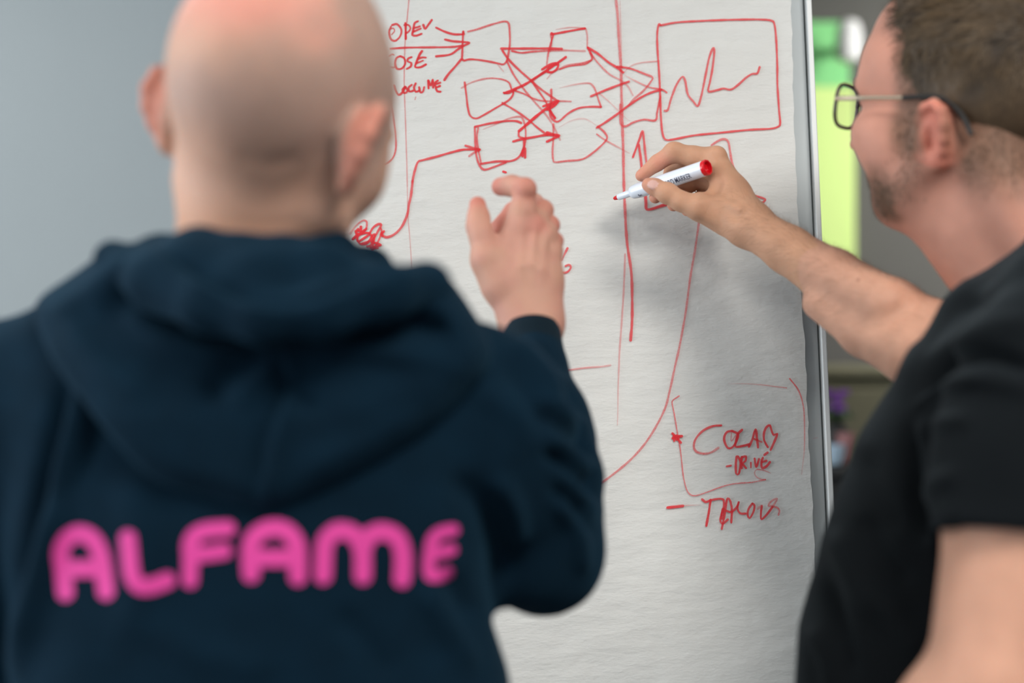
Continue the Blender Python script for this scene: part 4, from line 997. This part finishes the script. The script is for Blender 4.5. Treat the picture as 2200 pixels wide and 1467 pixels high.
# -------- left arm (near the camera)
v3 = Vol((.06, .86, .86), (.56, 1.26, 1.55), .0032)
LS, LE = np.array([.405, 1.085, 1.475]), np.array([.348, 1.035, 1.250])
v3.chain([LS, LS+(LE-LS)*.5, LE], [.056, .052, .045], 0, .01)
v3.chain([LE, LE+np.array([-.018, .008, -.022]), np.array([.268, 1.072, 1.150]), np.array([.205, 1.110, 1.065])], [.043, .043, .040, .027], .012, .01)
relaxed_hand(v3, np.array([.205, 1.110, 1.065]), (-.45, .30, -.85), (-.3, .9, .4), (.85, .40, -.35))
aV, aF = keep_largest(*v3.mesh(2))
def col_right(V):
    c = np.tile(SK2, (len(V), 1)); L = h2.loc(V); x, y, z = L.T; hd = (V[:, 2] > 1.47) & (V[:, 0] > .30) & (V[:, 1] > 1.17) & (np.linalg.norm(L, axis=1) < .20)
    c = mixc(c, (.51, .235, .175), .80*hd)
    ear = hd*sstep(-x, .069, .077)*(np.abs(y) < .04)*(np.hypot(y+.008, z+.026) < .033); c = mixc(c, (.66, .21, .15), .7*ear)
    # nape and sides: closely clipped hair fading into skin
    nape = hd*sstep(-y, .012, .034)*sstep(z, -.115, -.045); c = mixc(c, (.13, .078, .048), .78*nape)
    side = hd*(1-sstep(y, .028, .046))*sstep(y, -.004, .006)*sstep(z, -.062, -.035)*(np.abs(x) > .05); c = mixc(c, (.13, .080, .050), .70*side)
    # short beard along the jaw and round the mouth
    jawl = hd*sstep(-z, .040, .062)*sstep(y, .012, .035)*(1-sstep(-z, .110, .122)); chin = hd*sstep(y, .040, .060)*sstep(-z, .050, .075)*(1-sstep(-z, .112, .125))
    yz = np.stack([y, z], 1); db, _, tb_ = poly_dist(yz, [(.012, -.020), (.016, -.050), (.036, -.082), (.075, -.103)])
    strip = hd*np.exp(-(db/.013)**2)*(x < .08); c = mixc(c, (.15, .085, .055), (.35+.35*tb_)*strip)
    c = mixc(c, (.11, .065, .040), .85*chin*np.clip(.8+.4*vnoise(V, 90, 2), 0, 1))
    lips = hd*np.exp(-(((z+.066)/.0065)**2))*(y > .088)*(np.abs(x) < .024); c = mixc(c, (.50, .17, .15), .6*lips)
    # eyes
    for q in (-1, 1):
        e = np.array([q*.032, .076, .002]); dd = np.linalg.norm(L-e, axis=1); ey = hd*(dd < .0131)*(y > .082)
        c = mixc(c, (.75, .72, .70), 1.0*ey); iris = ey*(np.hypot(x-q*.032, z-.002) < .0055); c = mixc(c, (.08, .10, .10), iris)
        brow = hd*np.exp(-((z-.028)/.004)**2)*(np.abs(x-q*.033) < .02)*(y > .07); c = mixc(c, (.15, .09, .05), .8*brow)
    # hand
    u2, v2_ = PX(V); hnd = (V[:, 1] > 1.48) & (V[:, 0] < .32)
    n1 = vnoise(V, 70, 9); c = mixc(c, (.52, .285, .170), .65*hnd)
    tip = np.zeros(len(V))
    for p_, r in ((P(1378, 377, 1.652), .020), (P(1394, 397, 1.607), .013), (P(1408, 424, 1.658), .016), (P(1447, 440, 1.672), .016), (P(1476, 452, 1.672), .014), (P(1420, 350, 1.640), .014)): tip = np.maximum(tip, np.exp(-(np.linalg.norm(V-p_, axis=1)/r)**2))
    c = mixc(c, (.66, .25, .19), .6*tip*hnd)
    L3 = V-(nail_c+ta*.0015); nl = (np.abs(L3@ta)/.0062)**2.5+(np.abs(L3@tb)/.0052)**2.5 < 1
    c = mixc(c, (.66, .42, .38), .85*(nl & (L3@tn > -.001) & (np.linalg.norm(L3, axis=1) < .009)))
    # forearm: warmer above, paler inside, one mole
    fr_ = (V[:, 1] > 1.25) & (V[:, 0] > .18) & (V[:, 2] < 1.69) & ~hd
    mole = np.exp(-(np.hypot(u2-1844, v2_-601)/3.0)**2)*fr_*(V[:, 1] < 1.46); c = mixc(c, (.20, .08, .05), .8*mole)
    blot = np.exp(-(np.hypot((u2-1576), (v2_-470))/9)**2)*hnd
    inner = fr_*sstep(-(V-wr)@unit(np.cross(fa, [0, -1, 0])), -.02, .03) if False else 0
    c *= (1+.045*vnoise(V, 50, 5)+.03*n1)[:, None]
    return c
make_skin('body', [(hV, hF), (gV, gF), (aV, aF)], guy, col_right)

# -------- hairs on the forearm and back of the hand (too many to count)
def strands(name, base, nrm, dirs, length, rad, mat, parent, col, droop=.3, seg=2):
    n = len(base); side = np.cross(dirs, nrm); side /= np.linalg.norm(side, axis=1)[:, None]+1e-9
    Vs = []; Fs = []
    for k in range(seg+1):
        t = k/seg; c = base+dirs*(length*t)[:, None]+nrm*(length*droop*np.sin(t*2.2)*.6)[:, None]
        w_ = rad*(1-.8*t); Vs += [c-side*w_[:, None], c+side*w_[:, None]]
    V = np.stack(Vs, 1).reshape(-1, 3); m = 2*(seg+1); b = np.arange(n)*m
    for k in range(seg): Fs.append(np.stack([b+2*k, b+2*k+1, b+2*k+3, b+2*k+2], 1))
    o = mesh_obj(name, V, np.concatenate(Fs), mat, parent, True, np.repeat(col, m, 0)); o['kind'] = 'stuff'
    return o
rng = np.random.RandomState(8)
def sample(V, Fq, wgt, n):
    a = np.linalg.norm(np.cross(V[Fq[:, 2]]-V[Fq[:, 0]], V[Fq[:, 3]]-V[Fq[:, 1]]), axis=1)*wgt[Fq].mean(1); i = rng.choice(len(Fq), n, p=a/a.sum())
    r1, r2 = rng.rand(n, 1), rng.rand(n, 1); q = V[Fq[i]]; N_ = normals(V, Fq)[Fq[i, 0]]
    return (q[:, 0]*(1-r1)+q[:, 1]*r1)*(1-r2)+(q[:, 3]*(1-r1)+q[:, 2]*r1)*r2, N_
VA, FA = gV, gF
nf = normals(VA, FA); s_ = ((VA-wr)@fa); wg = sstep(s_, -.045, .03)*(s_ < .30)*sstep(nf[:, 2], -.55, .5)*(1-.5*sstep(s_, .12, .25))
B_, N_ = sample(VA, FA, wg, 3400)
d_ = fa[None]*-.75+np.array([0, 0, -.75])[None]+rng.randn(len(B_), 3)*.28; d_ -= N_*(d_*N_).sum(1)[:, None]; d_ /= np.linalg.norm(d_, axis=1)[:, None]; d_ += N_*.35
hc = np.tile(np.array([.17, .09, .045]), (len(B_), 1))*(1+.3*rng.randn(len(B_), 1))
strands('arm_hair', B_, N_, d_, .006+.007*rng.rand(len(B_)), np.full(len(B_), .00006), M['hair'], guy, np.clip(hc, .02, 1))

# -------- short clipped hair in front of the ears, on the nape and chin
L = h2.loc(hV); x, y, z = L.T; db, _, _t = poly_dist(np.stack([y, z], 1), [(.018, .030), (.020, -.020), (.020, -.050), (.038, -.082), (.075, -.103)])
wg = (np.exp(-(db/.011)**2)*(np.abs(x) > .02)+sstep(y, .050, .065)*sstep(-z, .060, .078)*(1-sstep(-z, .112, .122))+sstep(-y, .015, .035)*sstep(z, -.100, -.050)*.9)*(z < .05)*(np.hypot(y+.012, z+.024) > .030)
B_, Nn = sample(hV, hF, wg+1e-9, 5200)
Lb = h2.loc(B_); d_ = np.tile(h2.R@np.array([0, -.25, -.9]), (len(B_), 1))+rng.randn(len(B_), 3)*.25; d_ -= Nn*(d_*Nn).sum(1)[:, None]; d_ /= np.linalg.norm(d_, axis=1)[:, None]; d_ += Nn*.45
hc = np.tile(np.array([.075, .045, .026]), (len(B_), 1))*(1+.3*rng.randn(len(B_), 1))
strands('stubble', B_, Nn, d_, .0028+.0030*rng.rand(len(B_)), np.full(len(B_), .00022), M['hair'], guy, np.clip(hc, .015, 1))
# -------- head hair: a shaped cap plus strands
v = Vol((.26, 1.18, 1.60), (.68, 1.62, 1.87), .0025)
h2.e(v, (0, -.020, .050), (.0820, .1045, .0880), 0)
h2.e(v, (0, -.040, .018), (.0765, .082, .066), .02)
h2.c(v, [(-.050, .045, .105), (0, .056, .115), (.050, .045, .105)], [.022, .024, .022], .03)
X, Y, Z = np.meshgrid(*v.ax, indexing='ij'); L = h2.loc(np.stack([X.ravel(), Y.ravel(), Z.ravel()], 1)); x, y, z = L.T
def smin(a, b, k): h = np.clip(.5+.5*(b-a)/k, 0, 1); return b*(1-h)+a*h-k*h*(1-h)
ax_ = np.abs(x)
front = y-(.052-.15*np.clip(z-.075, 0, .05)*(ax_ > .02)-.10*np.clip(.035-z, 0, .05)*(ax_ > .03))          # receding hairline
low = -(z-np.interp(y, [-.12, -.06, -.03, -.018, .000, .010, .022, .034, .05], [-.045, -.045, -.035, -.015, -.008, -.036, -.052, -.026, .03]))
cutv = -smin(-front, -low, .010)
v.d = np.maximum(v.d, cutv.reshape(v.d.shape)*.9).astype(np.float32)
V, Fq = keep_largest(*v.mesh(2)); N_ = normals(V, Fq); L = h2.loc(V)
clump = vnoise(np.stack([L[:, 0]*2.2, L[:, 1]*1.0+L[:, 2]*.35, L[:, 2]*.8], 1), 55, 4, 3)
V = V+N_*(clump*.0022*sstep(L[:, 2], .0, .05))[:, None]
colh = np.tile(np.array([.060, .038, .020]), (len(V), 1))*(1+.45*clump)[:, None]
colh = mixc(colh, (.12, .075, .045), .5*sstep(.03-L[:, 2], 0, .05))
hair = mesh_obj('hair', V, Fq, M['hair'], guy, True, np.clip(colh, .01, 1))
hair['label'] = 'short brown hair'
wg = sstep(L[:, 2], -.02, .05)*1.0+.3
B_, Nn = sample(V, Fq, wg, 14000)
Lb = h2.loc(B_); dl = np.stack([Lb[:, 0]*3+.1, .55+0*Lb[:, 0], -.35+Lb[:, 2]*2.0], 1); dl[:, 1] += np.where(Lb[:, 2] < .06, -.5, 0); dl[:, 2] += np.where(Lb[:, 2] < .06, -.5, 0)
d_ = dl@h2.R.T+rng.randn(len(B_), 3)*.22; d_ -= Nn*(d_*Nn).sum(1)[:, None]; d_ /= np.linalg.norm(d_, axis=1)[:, None]; d_ += Nn*.22
cl2 = vnoise(np.stack([Lb[:, 0]*2.2, Lb[:, 1]+Lb[:, 2]*.35, Lb[:, 2]*.8], 1), 55, 4, 3)
hc = np.tile(np.array([.082, .052, .026]), (len(B_), 1))*(1+.5*cl2+.25*rng.randn(len(B_)))[:, None]
ln = (.006+.012*sstep(Lb[:, 2], .01, .07))*(.7+.6*rng.rand(len(B_)))
strands('hair_strands', B_-Nn*.001, Nn, d_, ln, np.full(len(B_), .00035), M['hair'], guy, np.clip(hc, .015, 1))

# -------- glasses
gl = MB()
def lensrim(q):
    pts = []
    for k in range(33):
        a = 2*math.pi*k/32; cx, cz = math.cos(a), math.sin(a); n = 3.1
        rr = (abs(cx)**n+abs(cz)**n)**(-1/n); X_ = rr*cx*.0275; Z_ = rr*cz*.0205
        pts.append((q*(.0345)+X_, .1085-abs(q*.0345+X_)**2*1.6, .004+Z_))
    return pts
for q in (-1, 1): gl.tube([h2.w(p) for p in lensrim(q)], .0019, 8, False)
gl.tube([h2.w(-.010, .1085, .007), h2.w(0, .1115, .010), h2.w(.010, .1085, .007)], .0011, 8)
glo = gl.build('glasses', M['glasses'], guy, True); glo['label'] = 'thin metal framed glasses'
for q in (-1, 1):
    pts = lensrim(q)[:-1]; c = (q*.0345, .1085-.0345**2*1.6+.0004, .004)
    Vl = [h2.w(c)]+[h2.w(p) for p in pts]; Fl = [(0, 1+i, 1+(i+1) % 32) for i in range(32)]
    lo = mesh_obj('lens', Vl, Fl, M['lens'], glo)
    tp = [h2.w(q*.0615, .1025, .008), h2.w(q*.0675, .098, .0080), h2.w(q*.0755, .060, .0085), h2.w(q*.0790, .022, .0090)]
    MB().tube(tp, [.0022, .0025, .0023, .0023], 8).build('temple_arm', M['temple'], glo, True)
    tp = [h2.w(q*.0790, .024, .009), h2.w(q*.0785, .006, .0105), h2.w(q*.0775, -.014, .0095), h2.w(q*.0790, -.034, -.004), h2.w(q*.0790, -.046, -.022)]
    MB().tube([c for c in catmull(tp, .004)], .0026, 8).build('temple_tip', M['black_plastic'], glo, True)

# -------- black t-shirt
wdir = np.array([.60, .80]); fdir = np.array([-.80, .60])
trows = []
for z, cx, cy, hw, hd in ((1.59, .535, 1.30, .066, .058), (1.57, .522, 1.29, .098, .074), (1.54, .500, 1.28, .130, .088), (1.50, .490, 1.27, .165, .102), (1.46, .478, 1.262, .180, .120), (1.415, .457, 1.258, .184, .130), (1.36, .440, 1.252, .184, .136), (1.30, .428, 1.250, .184, .142), (1.25, .416, 1.25, .186, .146), (1.18, .410, 1.25, .188, .146), (1.05, .410, 1.25, .186, .140), (.90, .43, 1.26, .188, .132)):
    trows.append((z, cx, cy, hw, hd))
v = Vol((.10, .88, .86), (.86, 1.62, 1.62), .0052)
v.loft(trows, wdir, n=2.4, k=.02)
v.chain([(.53, 1.29, 1.565), (.45, 1.15, 1.525), LS+np.array([0, 0, -.005])], [.055, .055, .060], .035, .02)
v.chain([(.53, 1.29, 1.565), (.60, 1.37, 1.51), (.62, 1.40, 1.48)], [.055, .058, .060], .03, .02)
sa = unit(LE-LS)
sl_ = v.layer()
sl_.chain([LS+np.array([0, 0, -.005]), LS+(LE-LS)*.30, LS+(LE-LS)*.72], [.064, .0655, .0665], 0, .02)
hemL = P(2085, 1143, 1.035)
X, Y, Z = sl_.pts((slice(None),)*3); hn = unit(sa+np.array([.10, 0, -.06])); hp = LS+(LE-LS)*.55
sl_.d = np.maximum(sl_.d, ((X-hp[0])*hn[0]+(Y-hp[1])*hn[1]+(Z-hp[2])*hn[2]).astype(np.float32))
v.merge(sl_, .022)
v.chain([LS+(LE-LS)*.40, LS+(LE-LS)*1.1], [.0560, .0565], .002, mode='s')
# right sleeve, mostly hidden
v.chain([(.62, 1.40, 1.48), (.52, 1.40, 1.478)], [.062, .060], .02, .01)
v.plane((0, 0, .90), (0, 0, -1))
V, Fq = keep_largest(*v.mesh(3)); N_ = normals(V, Fq); u_, v_ = PX(V); uv = np.stack([u_, v_], 1); fc = sstep(-N_[:, 1]-.4*N_[:, 0], -.4, .2)
d = np.zeros(len(V))
for p_, s_, a_ in [([(1965, 850), (2040, 780), (2130, 765), (2230, 800)], 17, -.0075), ([(1975, 810), (2060, 735), (2150, 700), (2240, 700)], 24, .004), ([(1960, 890), (2040, 830), (2140, 820), (2240, 850)], 20, .004), ([(1955, 900), (2030, 845), (2120, 835)], 10, -.003),
                   ([(1950, 900), (1955, 1000), (1975, 1130), (1985, 1180)], 15, -.010), ([(1935, 860), (1990, 720), (2060, 640), (2140, 590)], 20, .006), ([(1975, 760), (2040, 680), (2110, 640)], 16, -.004),
                   ([(1960, 940), (2020, 905), (2090, 900)], 16, .003), ([(1975, 1090), (2000, 1040), (2060, 1020)], 18, .003), ([(1790, 1130), (1830, 1230), (1900, 1330)], 28, .005), ([(1770, 1230), (1800, 1330), (1830, 1467)], 22, -.005), ([(1850, 1100), (1900, 1200), (1960, 1260)], 24, -.005),
                   ([(1850, 960), (1880, 1060), (1940, 1150)], 30, -.004), ([(1740, 1340), (1780, 1420), (1790, 1500)], 20, .004), ([(1900, 1290), (1950, 1360), (1990, 1400)], 22, .004)]:
    d += fold(uv, p_, s_, a_*1.35)
V = V+N_*(d*fc+.0016*vnoise(V*np.array([1, 1, .6]), 13, 6))[:, None]
tee = mesh_obj('t_shirt', V, Fq, M['tee'], guy); tee['label'] = 'plain black short-sleeved t-shirt'
cb = [(.545+.062*math.cos(a)*wdir[0]-.058*math.sin(a)*-fdir[0]*-1, 1.315+.070*math.cos(a)*wdir[1]+.058*math.sin(a)*fdir[1], 1.548-.016*math.sin(a)) for a in np.linspace(0, 2*math.pi, 40)]
MB().tube(cb, .0075, 10, False).build('collar', M['tee'], tee, True)
# trousers, belt line, shoes
v = Vol((.18, 1.00, .02), (.70, 1.52, 1.00), .011)
v.chain([(.43, 1.26, .95), (.43, 1.26, .90)], [.15, .155], .02, flat=((-.8, .6, 0), .85))
for sg in (-1, 1):
    hx, hy = .43+sg*.085*wdir[0], 1.26+sg*.085*wdir[1]
    v.chain([(hx, hy, .90), (hx+sg*.01, hy+sg*.01, .50), (hx+.01+sg*.01, hy+sg*.01, .075)], [.094, .066, .050], .03, .02)
mesh_obj('trousers', *keep_largest(*v.mesh(2)), M['chino'], guy)
for sg in (-1, 1): shoe(guy, .44+sg*.095*wdir[0], 1.26+sg*.095*wdir[1], -.93+sg*.1)

# -------- the marker
pc = np.cross(pax, [0, 0, 1]); pc = unit(pc); pd_ = np.cross(pc, pax); RP = np.stack([pc, pd_, pax], 1)
pen = empty('marker_pen', tuple(penA)); tag(pen, 'white board marker with red end held in the right hand of the person in black', 'marker')
MB().lathe([(.0006, 0), (.0020, .0015), (.0029, .0065), (.0030, .0085)], penA, RP, 20).build('nib', M['felt'], pen, True)
MB().lathe([(.0034, .0075), (.0038, .0085), (.0042, .0270), (.0042, .0280)], penA, RP, 24).build('grip', M['pen'], pen, True)
BR = .0090; e_ = PLEN
brl = MB().lathe([(.0042, .0265), (.0058, .0272), (.0076, .0295), (.0082, .0335), (BR, .0400), (BR, e_-.0050)], penA, RP, 40).build('barrel', M['pen'], pen, True)
cp_ = MB().lathe([(.0092, e_-.0050), (.0094, e_-.0008), (.0088, e_), (.0070, e_), (.0062, e_-.0045), (.0015, e_-.0045)], penA, RP, 10).build('end_cap', M['pen_red'], pen, True)
def curved_text(txt, size, t0, ang0, name, sx=1.0, right=False):
    cu = bpy.data.curves.new(name, 'FONT'); cu.body = txt; cu.size = size; cu.resolution_u = 3; cu.offset = size*.002
    ob = bpy.data.objects.new(name, cu); COL.objects.link(ob); dg = bpy.context.evaluated_depsgraph_get(); dg.update()
    me = ob.evaluated_get(dg).to_mesh(); vs = np.array([tuple(q.co) for q in me.vertices]); fs = [tuple(p.vertices) for p in me.polygons]
    ob.evaluated_get(dg).to_mesh_clear(); bpy.data.objects.remove(ob); bpy.data.curves.remove(cu)
    bm_ = __import__('bmesh').new(); bv = [bm_.verts.new(q) for q in vs]
    for f in fs: bm_.faces.new([bv[i] for i in f])
    for q in np.linspace(vs[:, 1].min(), vs[:, 1].max(), 16)[1:-1]: __import__('bmesh').ops.bisect_plane(bm_, geom=bm_.verts[:]+bm_.edges[:]+bm_.faces[:], plane_co=(0, q, 0), plane_no=(0, 1, 0))
    bm_.verts.index_update(); vs = np.array([tuple(q.co) for q in bm_.verts]); fs = [tuple(q.index for q in f.verts) for f in bm_.faces]; bm_.free()
    vs[:, 0] *= sx
    if right: vs[:, 0] -= vs[:, 0].max()
    R_ = BR+.00012; out = []
    for q in vs:
        a = ang0+q[1]/R_; out.append(penA+RP@np.array([R_*math.cos(a), R_*math.sin(a), t0+q[0]]))
    o = mesh_obj(name, out, fs, M['pen_text'], brl, False)
    return o
# angle of the side that faces the camera
cd = unit(np.array([0, 0, CZ])-(penA+penB)/2); ca = math.atan2(cd@pd_, cd@pc)
t_ = curved_text('BOARD MARKER', .0098, PLEN*.858, ca-math.radians(40), 'printed_text', .60, True); t_['label'] = 'printed text BOARD MARKER'
t_ = curved_text('Bri', .0062, .0405, ca-math.radians(55), 'printed_text', .7); t_['label'] = 'small printed letters'
# ------------------------------------------------------------------ things in the room behind
def box_at(name, u0, v0, u1, v1, d, th, mat, parent=None, bev=.004):
    a, b = P(u0, v1, d), P(u1, v0, d)
    return MB().box(((a[0]+b[0])/2, d+th/2, (a[2]+b[2])/2), (b[0]-a[0], th, b[2]-a[2]), None, bev).build(name, mat, parent)
ps = empty('poster', tuple(P(1640, 600, 5.16))); tag(ps, 'tall lime poster with a darker green top on the dark wall behind the easel', 'poster')
box_at('lime_field', 1480, 186, 1838, 640, 5.16, .025, M['lime'], ps)
box_at('green_field', 1480, 46, 1826, 186, 5.16, .025, M['green'], ps)
wl = empty('wall_lamp', tuple(P(1822, 80, 5.05))); tag(wl, 'small white rounded wall lamp overlapping the green poster corner', 'lamp')
c = P(1824, 88, 4.98); hgt = 46/F*4.98
MB().lathe([(.02, -hgt), (.036, -hgt*.92), (.046, -hgt*.4), (.044, hgt*.4), (.034, hgt*.85), (.015, hgt)], c, None, 28).build('shade', M['white'], wl, True)
MB().box(c+np.array([0, .11, 0]), (.03, .13, .03), None, .004).build('bracket', M['alu'], wl)
cb_ = empty('cabinet', tuple(P(1900, 1300, 4.2)*np.array([1, 1, 0]))); tag(cb_, 'olive beige cabinet standing against the dark back wall', 'cabinet')
a = P(1640, 800, 4.3); topz = P(0, 800, 4.3)[2]
MB().box((a[0]+.75, 4.55, topz/2), (1.5, .5, topz-.03), None, .01).build('body', M['beige'], cb_)
MB().box((a[0]+.75, 4.55, topz), (1.54, .54, .03), None, .012).build('top', M['beige'], cb_)
for k in range(3):
    dr = MB().box((a[0]+.25+.5*k, 4.29, topz/2+.02), (.47, .02, topz-.14), None, .005).build('door', M['beige'], cb_)
    MB().tube([(a[0]+.44+.5*k, 4.26, topz/2-.06), (a[0]+.44+.5*k, 4.26, topz/2+.08)], .006, 8).build('handle', M['alu'], dr)
# dark sideboard with small things
sb = empty('sideboard', tuple(P(1800, 1100, 3.2)*np.array([1, 1, 0]))); tag(sb, 'black sideboard behind the easel carrying a vase and cups', 'sideboard')
sz = P(0, 1004, 3.2)[2]; x0 = P(1640, 0, 3.2)[0]
MB().box((x0+.3, 3.4, sz-.012), (.6, .44, .024), None, .004).build('top', M['dark'], sb)
MB().box((x0+.3, 3.41, (sz-.024)/2+.03), (.58, .40, sz-.09), None, .004).build('body', M['dark'], sb)
for sx in (.04, .56):
    for sy in (3.24, 3.58): MB().box((x0+sx, sy, .035), (.03, .03, .07)).build('foot', M['dark'], sb)
for k in range(2): MB().box((x0+.155+.29*k, 3.203, sz/2), (.28, .014, sz-.16), None, .003).build('door', M['dark'], sb)
vz = sz; vx = P(1796, 0, 3.36)[0]
vs_ = empty('flower_vase', (vx, 3.36, vz)); tag(vs_, 'black vase with purple flowers on the black sideboard', 'vase')
q = P(0, 905, 3.36)[2]-vz
MB().lathe([(.018, .0), (.030, .006), (.036, q*.4), (.030, q*.75), (.020, q*.95), (.023, q), (.018, q), (.016, q*.9)], (vx, 3.36, vz), None, 24).build('vase', M['dark'], vs_, True)
fl = P(1799, 866, 3.36); rg = random.Random(5)
for k in range(9):
    c = fl+np.array([rg.uniform(-.022, .020), rg.uniform(-.02, .02), rg.uniform(-.022, .022)])
    st = MB().tube([(vx, 3.36, vz+q*.8), (vx+(c[0]-vx)*.4, 3.36, vz+q*1.2), tuple(c)], .0014, 6).build('stem', M['leaf'], vs_)
    m = MB()
    for j in range(7):
        an = j*math.tau/7; dr = np.array([math.cos(an)*.75, math.sin(an)*.75, .55]); m.tube([c, c+dr*.008, c+dr*.015, c+dr*.018], [.0018, .006, .006, .001], 6)
    m.build('flower', M['purple'], st, True)
for k in range(5):
    an = k*1.3; MB().tube([(vx, 3.36, vz+q), (vx+.03*math.cos(an), 3.36+.03*math.sin(an), vz+q+.02), (vx+.045*math.cos(an), 3.36+.045*math.sin(an), vz+q+.005)], [.002, .009, .001], 6).build('leaf', M['leaf'], vs_)
cx = P(1818, 0, 3.30)[0]; h_ = P(0, 930, 3.30)[2]-sz
tag(MB().lathe([(.014, 0), (.020, .003), (.022, h_*.9), (.023, h_), (.021, h_), (.019, h_*.5), (.004, h_*.3)], (cx, 3.30, sz), None, 24).build('cup', M['pinkcup'], None, True), 'dusty pink tall cup at the right of the black vase', 'cup')
cx = P(1789, 0, 3.26)[0]; h_ = P(0, 956, 3.26)[2]-sz
cu_ = empty('cup', (cx, 3.26, sz)); tag(cu_, 'pale blue cup standing in front of the black vase', 'cup')
MB().lathe([(.014, 0), (.022, .004), (.027, h_*.5), (.028, h_), (.026, h_), (.022, h_*.3), (.004, h_*.2)], (cx, 3.26, sz), None, 24).build('bowl', M['bluecup'], cu_, True)
MB().tube([(cx-.026, 3.26, sz+h_*.8), (cx-.040, 3.26, sz+h_*.7), (cx-.040, 3.26, sz+h_*.4), (cx-.025, 3.26, sz+h_*.3)], .003, 8).build('handle', M['bluecup'], cu_, True)
